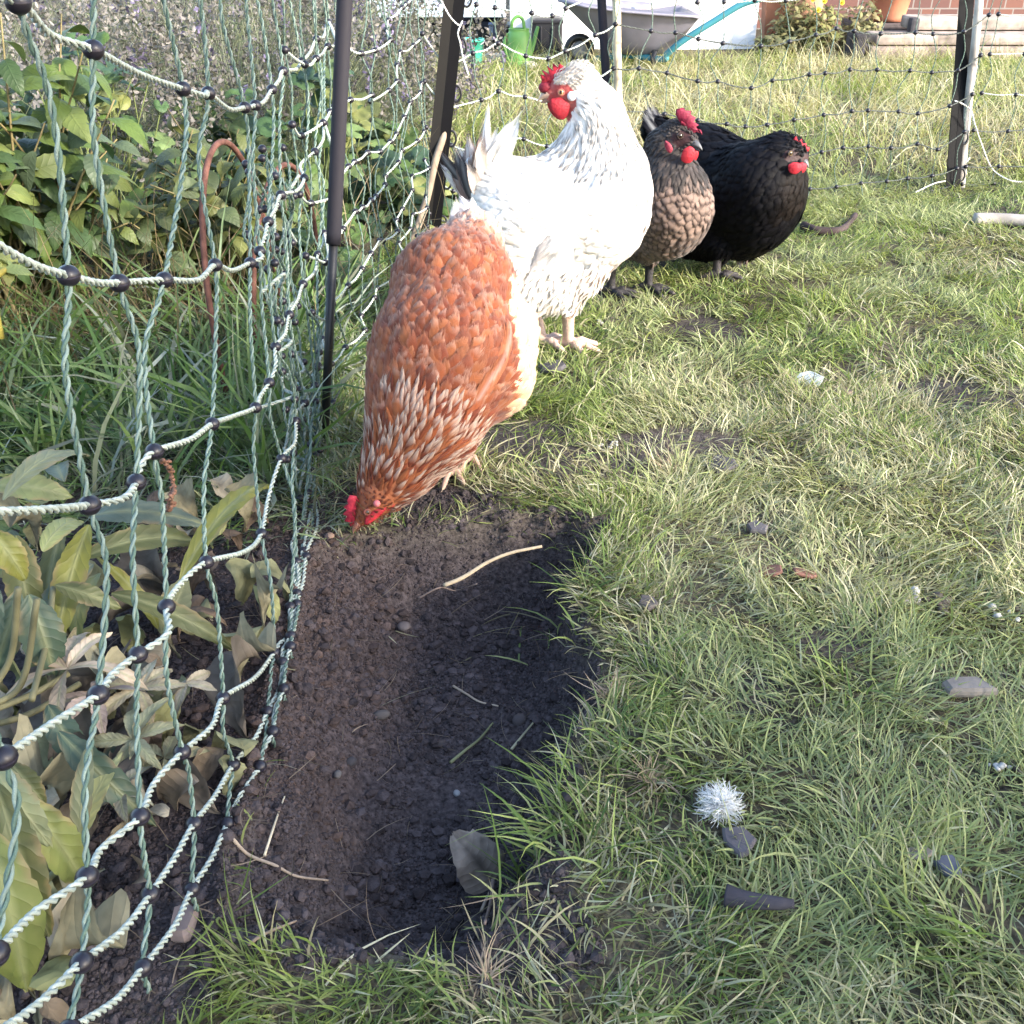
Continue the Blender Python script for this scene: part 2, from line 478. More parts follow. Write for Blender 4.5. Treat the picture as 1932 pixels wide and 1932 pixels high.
def soil_mask(x, y):
    e = 0.030 * (fbm(x, y, 11, 3, 31) - 0.5) + 0.02 * (fbm(x, y, 30, 2, 32) - 0.5)
    sp = poly_sd(x, y, PIT) + e
    pit = sstep(0.022, -0.020, sp)
    edge = -0.19 + 0.05 * (fbm(x, y, 9, 3, 42) - 0.5)
    bed = sstep(edge + 0.02, edge - 0.02, x) * sstep(1.06, 0.98, y + e) * sstep(0.36, 0.42, y + 0.25 * np.maximum(-x - 0.2, 0))
    bed2 = sstep(-0.30, -0.36, x) * sstep(5.0, 4.6, y) * 0.8
    # under the pecking hen's head, worn edge
    worn = np.exp(-(((x + 0.13) / 0.10) ** 2 + ((y - 1.03) / 0.05) ** 2)) * 1.6
    bare = sstep(0.62, 0.72, fbm(x, y, 4.5, 3, 51)) * sstep(3.0, 2.0, y) * 0.8
    return np.clip(np.maximum.reduce([pit, bed, bed2, worn, bare]), 0, 1)
xs = np.concatenate([np.linspace(-40, -3, 20), np.linspace(-2.9, -0.66, 60), np.arange(-0.64, 0.34, 0.0036), np.linspace(0.35, 2.4, 130), np.linspace(2.6, 40, 24)])
ys = np.concatenate([np.linspace(-6, 0.1, 20), np.arange(0.14, 1.12, 0.0038), np.linspace(1.13, 3.0, 150), np.linspace(3.05, 7, 70), np.linspace(7.5, 60, 26)])
gx, gy = np.meshgrid(xs, ys)
gz = ground_z(gx, gy)
sm = soil_mask(gx, gy)
patch = fbm(gx, gy, 5, 4, 60)[..., None]
redm = 0.35 * (np.exp(-(((gx + 0.19) / 0.09) ** 2)) * sstep(0.5, 0.62, gy) * sstep(1.05, 0.85, gy))[..., None]
csoil = lerp(np.array([.040, .034, .036]), np.array([.072, .058, .057]), np.clip(patch * 1.6 - 0.4, 0, 1))
csoil = lerp(csoil, np.array([.085, .056, .046]), redm * 0.8)
clawn = lerp(np.array([.060, .050, .034]), np.array([.100, .085, .060]), patch)
C = lerp(clawn, csoil, sm[..., None])
ny, nx = gx.shape
i, j = np.meshgrid(np.arange(ny - 1), np.arange(nx - 1), indexing='ij')
Fg = np.stack([i * nx + j, i * nx + j + 1, (i + 1) * nx + j + 1, (i + 1) * nx + j], -1).reshape(-1, 4)
V = np.stack([gx, gy, gz], -1).reshape(-1, 3)
gm = mat_attr('garden_soil', 0.95, 0, 0.1, bump=1.0, bscale=330, var=0.55, vscale=210)
tag(mk('ground', V, [Fg], gm, None, True, C.reshape(-1, 3), None, loc=(0, 0, 0)), kind='structure')

# ---- soil crumbs
ico = None
bm = bmesh.new(); bmesh.ops.create_icosphere(bm, subdivisions=1, radius=1.0)
ICO_V, ICO_F = from_bm(bm); ICO_F = ICO_F[0]
bm = bmesh.new(); bmesh.ops.create_icosphere(bm, subdivisions=2, radius=1.0)
ICO2_V, ICO2_F = from_bm(bm); ICO2_F = ICO2_F[0]
def lumps(P, r, col, seed=3, squash=0.75, rough=0.5, hi=False):
    r_ = np.random.default_rng(seed); N = len(P)
    bv, bf = (ICO2_V, ICO2_F) if hi else (ICO_V, ICO_F)
    s = 1 + rough * (r_.random((N, len(bv))) - 0.5)
    sc = np.stack([0.75 + 0.5 * r_.random(N), 0.75 + 0.5 * r_.random(N), squash * (0.8 + 0.4 * r_.random(N))], -1)
    a = r_.random(N) * 6.28
    V = bv[None] * s[..., None] * sc[:, None] * r[:, None, None]
    ca, sa = np.cos(a)[:, None], np.sin(a)[:, None]
    V = np.stack([V[..., 0] * ca - V[..., 1] * sa, V[..., 0] * sa + V[..., 1] * ca, V[..., 2]], -1) + P[:, None]
    F = (bf[None] + (np.arange(N) * len(bv))[:, None, None]).reshape(-1, 3)
    return V.reshape(-1, 3), F, np.repeat(col, len(bv), 0)
n = 120000
px = rng.uniform(-0.42, 0.16, n); py = rng.uniform(0.30, 1.06, n)
keep = (soil_mask(px, py) > 0.4) & (fbm(px, py, 9, 3, 71) + 0.35 * rng.random(n) > 0.52)
px, py = px[keep], py[keep]
rr = 0.0007 + 0.0012 * rng.random(len(px)) ** 2 + 0.0052 * (rng.random(len(px)) ** 34)
cc = np.array([.056, .046, .047]) * (0.6 + 0.9 * rng.random((len(px), 1)))
cc = lerp(cc, np.array([.085, .058, .048]) * (0.6 + 0.7 * rng.random((len(px), 1))), (np.exp(-((px + 0.19) / 0.09) ** 2) * sstep(.45, .6, py) * (rng.random(len(px))))[:, None])
V, F, Cc = lumps(np.stack([px, py, ground_z(px, py) + rr * 0.25], -1), rr, cc)
mb = MB(); mb.add(V, F, Cc)
tag(mb.build('soil_crumbs', MAT['clod'], None, False), 'loose dark crumbs of earth scattered over the dug dust bath', 'soil', kind='stuff')

# ------------------------------------------------------------------ grass
GREENS = np.array([[.120, .182, .042], [.180, .240, .060], [.250, .295, .090], [.082, .138, .038], [.330, .355, .150]])
STRAWS = np.array([[.380, .350, .215], [.300, .270, .160], [.500, .475, .330], [.220, .195, .115]])
def field(n, x0, x1, y0, y1, dens, Lr, Wr, seed, straw=0.3, flat=0.5, nseg=4, fence_left=True):
    r_ = np.random.default_rng(seed)
    x = r_.uniform(x0, x1, n); y = r_.uniform(y0, y1, n)
    k = r_.random(n) < dens(x, y)
    # only what the picture (and a step to each side) can see
    k &= np.abs(x) < 0.62 * (y * CP + 0.29) + 0.25
    x, y = x[k], y[k]; n = len(x)
    c1 = fbm(x, y, 6, 3, 91); c2 = fbm(x, y, 20, 2, 92); c3 = fbm(x, y, 3, 3, 93)
    az = 6.28 * (2.2 * fbm(x, y, 7, 2, 94)) + r_.normal(0, 0.9, n)
    hgt = 0.55 + 0.9 * c2 * (0.5 + c1)
    L = (Lr[0] + (Lr[1] - Lr[0]) * r_.random(n) ** 1.5) * hgt
    W = Wr[0] + (Wr[1] - Wr[0]) * r_.random(n)
    st = r_.random(n) < straw * (0.35 + 1.5 * sstep(0.42, 0.62, c3))
    lean = np.where(r_.random(n) < flat, r_.uniform(0.75, 1.45, n), r_.uniform(0.05, 0.75, n))
    curl = np.where(lean > 0.75, r_.uniform(-0.1, 0.5, n), r_.uniform(0.2, 1.5, n))
    gc = GREENS[r_.integers(0, 5, n)] * (0.75 + 0.5 * r_.random((n, 1)))
    gc = lerp(gc, np.array([.19, .245, .05]), (sstep(0.45, 0.65, c1) * 0.5)[:, None])
    sc_ = STRAWS[r_.integers(0, 4, n)] * (0.8 + 0.4 * r_.random((n, 1)))
    col = np.where(st[:, None], sc_, gc)
    pale_ = (sstep(.50, .62, fbm(x, y, 4.2, 3, 97)) * .30 * (x > .15))[:, None]; col = lerp(col, np.array([.44, .44, .27]) * (.8 + .4 * r_.random((n, 1))), pale_)
    P = np.stack([x, y, ground_z(x, y) - 0.003 + 0.006 * r_.random(n) * (lean > 0.75)], -1)
    V, F, tt = blades(P, az, L, W, lean, curl, nseg, seed)
    cv = np.repeat(col, 2 * (nseg + 1), 0)
    stv = np.repeat(st, 2 * (nseg + 1))
    base = np.where(stv[:, None], cv * 0.9, lerp(cv, np.array([.30, .29, .17]), 0.55))   # pale sheath at the foot of each blade
    cv = lerp(base, cv, sstep(0.0, 0.45, tt)[:, None])
    cv = lerp(cv, np.array([.30, .26, .13]), (sstep(0.82, 1.0, tt) * 0.35)[:, None])
    return V, F, cv
def lawn_d(x, y):
    s = soil_mask(x, y)
    k = np.clip(1 - 1.05 * s, 0, 1) * (x > -0.27)
    strip = (y < 0.43) & (x > -0.20 + 0.05 * (fbm(x, y, 20, 2, 33) - .5))
    k = np.where((y < 0.44) & (x < -0.02) & ~strip, k * (y > 0.55), k)
    return k * (0.35 + 0.75 * sstep(0.30, 0.5, fbm(x, y, 11, 3, 95)))
mb = MB()
for args in [
    dict(n=120000, x0=-0.26, x1=0.85, y0=0.29, y1=1.35, Lr=(.011, .038), Wr=(.0009, .0020), seed=101, straw=.33, flat=.70),
    dict(n=92000, x0=-0.26, x1=1.45, y0=1.30, y1=2.75, Lr=(.016, .046), Wr=(.0012, .0026), seed=102, straw=.33, flat=.68),
    dict(n=1800, x0=-0.22, x1=0.85, y0=0.30, y1=1.5, Lr=(.04, .065), Wr=(.0011, .0022), seed=103, straw=.30, flat=.45)]:
    V, F, c = field(dens=lawn_d, **args); mb.add(V, F, c)
tag(mb.build('lawn_grass', MAT['grass'], None, True, (0, 0, 0)), 'short scratched green and straw grass of the lawn', 'grass', kind='stuff')
mb = MB()
def far_d(x, y):
    return np.clip(1 - soil_mask(x, y), 0, 1) * (x > -0.9) * (0.5 + 0.5 * sstep(.3, .5, fbm(x, y, 8, 3, 96)))
for args in [
    dict(n=46000, x0=-1.0, x1=3.2, y0=2.7, y1=5.3, Lr=(.03, .09), Wr=(.0025, .0050), seed=104, straw=.45, flat=.35, nseg=3),
    dict(n=9000, x0=-0.3, x1=3.0, y0=2.75, y1=5.25, Lr=(.10, .17), Wr=(.0018, .0032), seed=105, straw=.95, flat=.10, nseg=3)]:
    V, F, c = field(dens=far_d, **args); mb.add(V, F, np.minimum(c * np.array([1.2, 1.16, 1.15]), .6))
tag(mb.build('meadow_grass', MAT['grass'], None, True, (0, 0, 0)), 'longer sunlit grass with pale dry stalks beyond the netting', 'grass', kind='stuff')
# rank grass of the bed behind the netting
mb = MB()
def bed_d(x, y):
    g = np.exp(-(((x + .62) / .40) ** 2 + ((y - 1.33) / .30) ** 2)) + np.exp(-(((x + .22) / .10) ** 2 + ((y - 1.5) / .35) ** 2)) + 0.7 * np.exp(-(((x + .35) / .2) ** 2 + ((y - 1.05) / .12) ** 2))
    return np.clip(g, 0, 1) * (x < -0.20)
for args in [
    dict(n=26000, x0=-1.2, x1=-0.2, y0=0.92, y1=2.0, Lr=(.025, .08), Wr=(.0014, .0030), seed=106, straw=.25, flat=.62),
    dict(n=2600, x0=-1.2, x1=-0.26, y0=1.05, y1=1.75, Lr=(.12, .24), Wr=(.0035, .0075), seed=107, straw=.10, flat=.15)]:
    V, F, c = field(dens=bed_d, **args)
    c = lerp(c, c * np.array([.60, .76, 1.0]), 0.75); mb.add(V, F, c)
tag(mb.build('bed_grass', MAT['grass'], None, True, (0, 0, 0)), 'rank bluish grass growing in the bed behind the near netting', 'grass', kind='stuff')
# straw bits and roots lying about
mb = MB()
n = 900
x = rng.uniform(-0.42, 0.75, n); y = rng.uniform(0.32, 1.5, n)
k = (rng.random(n) < 0.25 + 0.5 * lawn_d(x, y)); x, y = x[k], y[k]; n = len(x)
sel = STRAWS[rng.integers(0, 4, n)] * (0.6 + 0.5 * rng.random((n, 1)))
P = np.stack([x, y, ground_z(x, y) + 0.004], -1)
V, F, tt = blades(P, rng.random(n) * 6.28, rng.uniform(.02, .07, n), rng.uniform(.0008, .0018, n), rng.uniform(1.35, 1.6, n), rng.uniform(-.2, .3, n), 4, 55)
mb.add(V, F, np.repeat(sel, 10, 0))
tag(mb.build('straw_litter', MAT['grass'], None, True, (0, 0, 0)), 'loose dry straw bits lying on the lawn and soil', 'straw', kind='stuff')

mb = MB(); n = 520
x = rng.uniform(-0.40, 0.16, n); y = rng.uniform(0.34, 1.02, n); k = soil_mask(x, y) > .6; x, y = x[k], y[k]; n = len(x)
V, F, tt = blades(np.stack([x, y, ground_z(x, y) + .0035], -1), rng.random(n) * 6.28, rng.uniform(.012, .05, n), rng.uniform(.0005, .0011, n), rng.uniform(1.3, 1.6, n), rng.uniform(-.4, .6, n), 4, 56)
mb.add(V, F, np.repeat(np.array([.22, .165, .12]) * (.4 + .9 * rng.random((n, 1))), 10, 0))
tag(mb.build('root_fibres', MAT['grass'], None, True, (0, 0, 0)), 'fine torn root fibres strewn over the dug soil', 'roots', kind='stuff')
# ------------------------------------------------------------------ hens
def surface_nets(f, o, h):
    nx, ny, nz = f.shape
    s = f < 0
    c = [(i, j, k) for i in (0, 1) for j in (0, 1) for k in (0, 1)]
    sub = lambda a, t: a[t[0]:nx - 1 + t[0], t[1]:ny - 1 + t[1], t[2]:nz - 1 + t[2]]
    cnt = sum(sub(s, t).astype(np.int8) for t in c)
    act = (cnt > 0) & (cnt < 8)
    idx = np.full(act.shape, -1); ijk = np.argwhere(act); idx[act] = np.arange(len(ijk))
    acc = np.zeros((len(ijk), 3)); num = np.zeros(len(ijk))
    I = ijk.T
    val = {t: f[I[0] + t[0], I[1] + t[1], I[2] + t[2]] for t in c}
    for a in c:
        for b in c:
            if sum(b) - sum(a) == 1 and all(y >= x for x, y in zip(a, b)):
                fa, fb = val[a], val[b]
                m = (fa < 0) != (fb < 0)
                t = np.where(m, fa / np.where(fa == fb, 1, fa - fb), 0)
                p = np.array(a)[None] + t[:, None] * (np.array(b) - np.array(a))[None]
                acc[m] += p[m]; num[m] += 1
    V = o + h * (ijk + acc / num[:, None])
    Fs = []
    for ax in range(3):
        sl0 = [slice(None)] * 3; sl1 = [slice(None)] * 3
        sl0[ax] = slice(0, -1); sl1[ax] = slice(1, None)
        a, b = s[tuple(sl0)], s[tuple(sl1)]
        e = np.argwhere(a != b)
        u, v = (ax + 1) % 3, (ax + 2) % 3
        e = e[(e[:, u] > 0) & (e[:, v] > 0) & (e[:, u] < f.shape[u] - 1) & (e[:, v] < f.shape[v] - 1)]
        def cell(du, dv):
            q = e.copy(); q[:, u] += du; q[:, v] += dv
            return idx[q[:, 0], q[:, 1], q[:, 2]]
        quad = np.stack([cell(-1, -1), cell(0, -1), cell(0, 0), cell(-1, 0)], 1)
        flip = ~s[e[:, 0], e[:, 1], e[:, 2]]
        quad[flip] = quad[flip][:, ::-1]
        Fs.append(quad)
    F = np.vstack(Fs); F = F[(F >= 0).all(1)]
    return V, F
class Hen:
    """prims: rounded cones in world space; the body is ONE surface grown over all of them"""
    def __init__(s, lat):
        s.pr = []; s.lat = norm(np.asarray(lat, float))
    def rc(s, A, B, ra, rb, region, k=0.02, sq=1.0, flow=None):
        A = np.asarray(A, float); B = np.asarray(B, float)
        s.pr.append(dict(A=A, B=B, ra=ra, rb=rb, reg=region, k=k, sq=sq, flow=norm(np.asarray(flow, float)) if flow is not None else norm(A - B)))
    def d1(s, p, P):
        A, B = p['A'], p['B']
        ba = B - A; q = P - A
        if p['sq'] != 1.0:
            l = (q @ s.lat)[..., None]; q = q + s.lat * l * (1 / p['sq'] - 1)
            lb = ba @ s.lat; ba = ba + s.lat * lb * (1 / p['sq'] - 1)
        L2 = max(ba @ ba, 1e-9)
        t = np.clip(q @ ba / L2, 0, 1)
        return (np.linalg.norm(q - t[..., None] * ba, axis=-1) - (p['ra'] + (p['rb'] - p['ra']) * t)) * min(1.0, p['sq'] * 0.5 + 0.5)
    def grow(s, h=0.0032):
        lo = np.min([np.minimum(p['A'], p['B']) - max(p['ra'], p['rb']) * max(1, p['sq']) for p in s.pr], 0) - 0.02
        hi = np.max([np.maximum(p['A'], p['B']) + max(p['ra'], p['rb']) * max(1, p['sq']) for p in s.pr], 0) + 0.02
        n = np.ceil((hi - lo) / h).astype(int)
        f = np.full(n, 0.5)
        ax = [lo[i] + h * np.arange(n[i]) for i in range(3)]
        for p in s.pr:
            k = p['k']; m = max(p['ra'], p['rb']) * max(1, p['sq']) + 2.5 * k + 0.01
            a = np.maximum(((np.minimum(p['A'], p['B']) - m - lo) / h).astype(int), 0)
            b = np.minimum(((np.maximum(p['A'], p['B']) + m - lo) / h).astype(int) + 1, n)
            P = np.stack(np.meshgrid(*[ax[i][a[i]:b[i]] for i in range(3)], indexing='ij'), -1)
            d = s.d1(p, P); g = f[a[0]:b[0], a[1]:b[1], a[2]:b[2]]
            hh = np.maximum(k - np.abs(d - g), 0) / k
            f[a[0]:b[0], a[1]:b[1], a[2]:b[2]] = np.minimum(d, g) - hh * hh * k * 0.25
        s.V, s.F = surface_nets(f, lo, h)
        # two light smoothing passes
        for _ in range(2):
            acc = np.zeros_like(s.V); num = np.zeros(len(s.V))
            for a in range(4):
                np.add.at(acc, s.F[:, a], s.V[s.F[:, (a + 1) % 4]]); np.add.at(num, s.F[:, a], 1)
                np.add.at(acc, s.F[:, a], s.V[s.F[:, (a + 3) % 4]]); np.add.at(num, s.F[:, a], 1)
            s.V = 0.5 * s.V + 0.5 * acc / num[:, None]
        fn = np.cross(s.V[s.F[:, 2]] - s.V[s.F[:, 0]], s.V[s.F[:, 3]] - s.V[s.F[:, 1]])
        vn = np.zeros_like(s.V)
        for a in range(4): np.add.at(vn, s.F[:, a], fn)
        s.N = norm(vn)
        D = np.stack([s.d1(p, s.V) for p in s.pr], 1)
        s.reg = np.argmin(D, 1)
        wgt = np.exp(-(D - D.min(1, keepdims=True)) / 0.012)
        s.flow = norm(wgt @ np.array([p['flow'] for p in s.pr]))
        s.regn = np.array([p['reg'] for p in s.pr])[s.reg]
    def sdf(s, P):
        f = np.full(len(P), 0.5)
        for p in s.pr:
            d = s.d1(p, P); k = p['k']
            h_ = np.maximum(k - np.abs(d - f), 0) / k
            f = np.minimum(d, f) - h_ * h_ * k * 0.25
        return f
    def hug(s, P, d, n, L, target):
        lo, hi = np.full(len(P), -1.2), np.full(len(P), 1.1)
        for _ in range(9):
            a = (lo + hi) / 2
            f = s.sdf(P + d * (L * np.cos(a))[:, None] + n * (L * np.sin(a))[:, None])
            up_ = f < target
            lo = np.where(up_, a, lo); hi = np.where(up_, hi, a)
        return (lo + hi) / 2
    def paint(s, c, rad, region, sq=(1, 1, 1)):
        e = (s.V - np.asarray(c)) / (np.asarray(sq) * rad)
        s.regn = np.where((np.linalg.norm(e, axis=1) < 1) & (s.regn != 'claw'), region, s.regn)
    def surf(s, px, py):
        q = s.V - np.array([0, 0, CAM_H])
        zc = q[:, 1] * CP - q[:, 2] * SP
        u = CX + FPX * q[:, 0] / zc; v = CX - FPX * (q[:, 1] * SP + q[:, 2] * CP) / zc
        dd = np.hypot(u - px, v - py); near_ = dd < max(7.0, dd.min() + 3)
        i = np.where(near_)[0][np.argmin(zc[near_])]
        return s.V[i], s.N[i]
    def lay(s, a, b, L=None):
        (p, n), (q, n2) = s.surf(*a), s.surf(*b)
        return p - n * .004, norm(q - p), norm(n + n2)
    def spots(s, spacing, seed=1, regs=None):
        """roughly even feather roots; spacing: region -> metres"""
        r_ = np.random.default_rng(seed)
        order = r_.permutation(len(s.V)); out = []; grid = {}
        cs = 0.004
        for v in order:
            sp = spacing.get(s.regn[v])
            if not sp: continue
            p = s.V[v]; key = tuple((p / cs).astype(int)); ok = True; R_ = int(sp / cs) + 1
            for a in range(-R_, R_ + 1):
                for b in range(-R_, R_ + 1):
                    for c in range(-R_, R_ + 1):
                        for q in grid.get((key[0] + a, key[1] + b, key[2] + c), ()):
                            e = s.V[q] - p
                            if e[0] * e[0] + e[1] * e[1] + e[2] * e[2] < sp * sp: ok = False; break
                        if not ok: break
                    if not ok: break
                if not ok: break
            if ok:
                out.append(v); grid.setdefault(key, []).append(v)
        return np.array(out)
PROF_BODY = [.35, .80, 1.0, 1.02, .80]
PROF_HACKLE = [.55, .95, 1.0, .85, .40]
PROF_FLUFF = [.6, 1.0, .95, .8, .5]
PROF_QUILL = [.35, .8, 1.0, 1.0, .97, .85, .35]
def plumage(hen, spec, colour, seed, mat, root, name='plumage', smooth_=False, lace=False):
    """spec: region -> (spacing, L, W, profile, tilt, droop, rag)"""
    r_ = np.random.default_rng(seed)
    sp = hen.spots({k: v[0] * .80 for k, v in spec.items()}, seed)
    mb = MB()
    for reg, (sc, L, W, prof, tilt, droop, rag) in spec.items():
        v = sp[hen.regn[sp] == reg]
        if len(v) == 0: continue
        n = len(v)
        P = hen.V[v] - hen.N[v] * 0.0015
        d = norm(hen.flow[v] + 0.16 * r_.normal(size=(n, 3)))
        Ls = L * (0.8 + 0.4 * r_.random(n)); Ws = W * (0.8 + 0.4 * r_.random(n))
        P = P - d * (Ls * 0.35)[:, None] * 0.3
        d = norm(d - hen.N[v] * np.sum(d * hen.N[v], 1, keepdims=True))
        lift = (0.0018 if name == 'plumage' and smooth_ else 0.0030) * (0.5 + r_.random(n)) + 0.020 * np.maximum(tilt - .08, 0)
        a1 = hen.hug(P, d, hen.N[v], Ls * .95, lift); a5 = hen.hug(P, d, hen.N[v], Ls * .5, 0.0016 + 0.35 * lift)
        Vv, F, U = cards(P, d, hen.N[v], Ls, Ws, prof, 5, 2 * a5 - a1, 2 * (a5 - a1), 0.08, 0.34, rag, 0, r_.normal(0, .2, n), 0, seed)
        c = colour(reg, hen.V[v], hen.N[v], r_, n)          # base, tip, edge  (n,3) each
        t = U[:, 0:1]; s = np.abs(U[:, 1:2]); m = 25
        base, tip, edge, t0 = [np.repeat(np.broadcast_to(x, (n, q)), m, 0) for x, q in zip(c[:4], (3, 3, 3, 1))]
        cc = lerp(base, tip, sstep(t0 - 0.2, t0 + 0.2, t))
        if lace: cc = lerp(cc, edge, np.maximum(sstep(0.58, 0.80, t), sstep(0.45, 0.85, s) * sstep(0.30, 0.5, t)))
        else: cc = lerp(cc, edge, np.maximum(sstep(0.75, 1.0, t), sstep(0.6, 1.0, s) * sstep(0.35, 0.6, t)) * 0.85)
        if len(c) > 4:
            q = np.repeat(c[4], m, 0) * sstep(.42, .55, t) * sstep(.98, .85, t) * sstep(.7, .35, s)
            cc = lerp(cc, np.array([.045, .042, .046]), q)
        mb.add(Vv, F, cc, U)
    return mb.build(name, mat, root)
def toes(hen, foot, fwd, lat, length, r, reg='leg', splay=0.55, back=True, lift=0.0):
    foot = np.asarray(foot, float); gz = float(ground_z(foot[0], foot[1]))
    a0 = math.atan2(fwd[1], fwd[0])
    for da, l in ((-splay, .9), (0, 1.0), (splay, .9)) + (((math.pi + 0.3, .5),) if back else ()):
        d = np.array([math.cos(a0 + da), math.sin(a0 + da), 0])
        m = foot + d * length * l * 0.45; e = foot + d * length * l; tip = e + d * length * 0.26
        m[2] = float(ground_z(m[0], m[1])) + r * 1.9 + 0.002; e[2] = float(ground_z(e[0], e[1])) + r * 1.2; tip[2] = e[2] - r * 0.4
        hen.rc(foot + np.array([0, 0, r * 0.8]), m, r * 1.05, r * 0.95, reg, 0.004)
        hen.rc(m, e, r * 0.95, r * 0.75, reg, 0.003)
        hen.rc(e, tip, r * 0.6, r * 0.22, 'claw', 0.003)
def comb_mesh(base, tips, lat, th):
    """base: points along the skull; tips: serrated upper outline back to front"""
    return slab(list(base) + list(tips), lat, th)
def eye_parts(root, c, nrm, r, iris, mat):
    nrm = norm(np.asarray(nrm, float))
    V, F = ball(c, r, 16, 12)
    a = norm(V - np.asarray(c)) @ nrm
    col = np.where((a > 0.86)[:, None], np.array([.006, .005, .005]), np.where((a > 0.52)[:, None], np.asarray(iris), np.array([.02, .012, .01])))
    mb = MB(); mb.add(V, F, col)
    e = mb.build('eye', MAT['eye'], root)
    # lid ring
    t1 = norm(np.cross(nrm, [0, 0, 1.0])); t2 = np.cross(nrm, t1)
    th = np.linspace(0, 2 * np.pi, 15)
    P = np.asarray(c) + nrm * r * 0.45 + (np.cos(th)[:, None] * t1 + 0.85 * np.sin(th)[:, None] * t2) * r * 0.98
    V, F = tube(P, r * 0.2, 6, False)
    mb = MB(); mb.add(V, F, mat[1])
    mb.build('eyelid', mat[0], root)
def beak(root, base, tip, r, up, col, col2):
    base = np.asarray(base, float); tip = np.asarray(tip, float); d = norm(tip - base); L = np.linalg.norm(tip - base)
    up = norm(up - d * np.dot(up, d))
    t = np.linspace(0, 1, 9)[:, None]
    P = base + d * L * t + up * (0.22 * L * (1 - t) * t * 1.6 - 0.10 * L * t ** 3)
    V, F = tube(P, r * np.array([1, .95, .88, .78, .66, .52, .36, .2, .06]), 10, True, 0.85)
    c = lerp(np.asarray(col), np.asarray(col2), np.repeat(t, 10, 0))
    mb = MB(); mb.add(V, F, c)
    P2 = base - up * r * 0.55 + d * L * 0.82 * t - up * 0.02 * L * t
    V, F = tube(P2, r * 0.6 * np.array([1, .95, .9, .8, .7, .6, .45, .3, .1]), 8)
    mb.add(V, F, np.asarray(col) * 0.85)
    # nostril
    lat = np.cross(d, up)
    for sgn in (-1, 1):
        V, F = ball(base + d * L * 0.34 + up * r * 0.55 + lat * sgn * r * 0.62, r * 0.16, 8, 6, (1.6, 1, .7)); mb.add(V, F, (.02, .012, .012))
    return mb.build('beak', MAT['horn'], root)
def lobe(name, root, P, r, lat, th, col, sag=0.0):
    """a hanging fleshy lobe: outline of an egg with thickness"""
    P = [np.asarray(p, float) for p in P]
    V, F = slab(spline(P + [P[0]], 4)[:-1], lat, th)
    mb = MB(); mb.add(V, F, col)
    return mb.build(name, MAT['flesh'], root)
def quills(name, root, P, d, nrm, L, W, cols, mat, seed=3, tilt=0.0, droop=0.15, prof=PROF_QUILL, rag=0.05, hen=None, lift=.0045):
    P = np.asarray(P, float); n = len(P)
    if hen is not None:
        d = np.asarray(d, float); nn = norm(np.asarray(nrm, float)); d = norm(d - nn * np.sum(d * nn, 1, keepdims=True)); LL = np.asarray(L, float)
        a1 = hen.hug(P, d, nn, LL * .95, np.full(n, lift)); a5 = hen.hug(P, d, nn, LL * .5, np.full(n, lift * .9))
        tilt, droop = 2 * a5 - a1, 2 * (a5 - a1)
    V, F, U = cards(P, np.asarray(d, float), norm(np.asarray(nrm, float)), np.asarray(L, float), np.asarray(W, float), prof, 5, tilt, droop, 0.10, 0.12, rag, 0, 0, 0.02, seed)
    m = len(prof) * 5
    c = np.repeat(np.asarray(cols, float), m, 0)
    shaft = (np.abs(U[:, 1:2]) < 0.1)
    c = np.where(shaft, lerp(c, np.ones(3) * .6, 0.25), c)
    mb = MB(); mb.add(V, F, c, U)
    return mb.build(name, mat, root)
RED = np.array([.36, .022, .034])
UPZ = np.array([0, 0, 1.0])

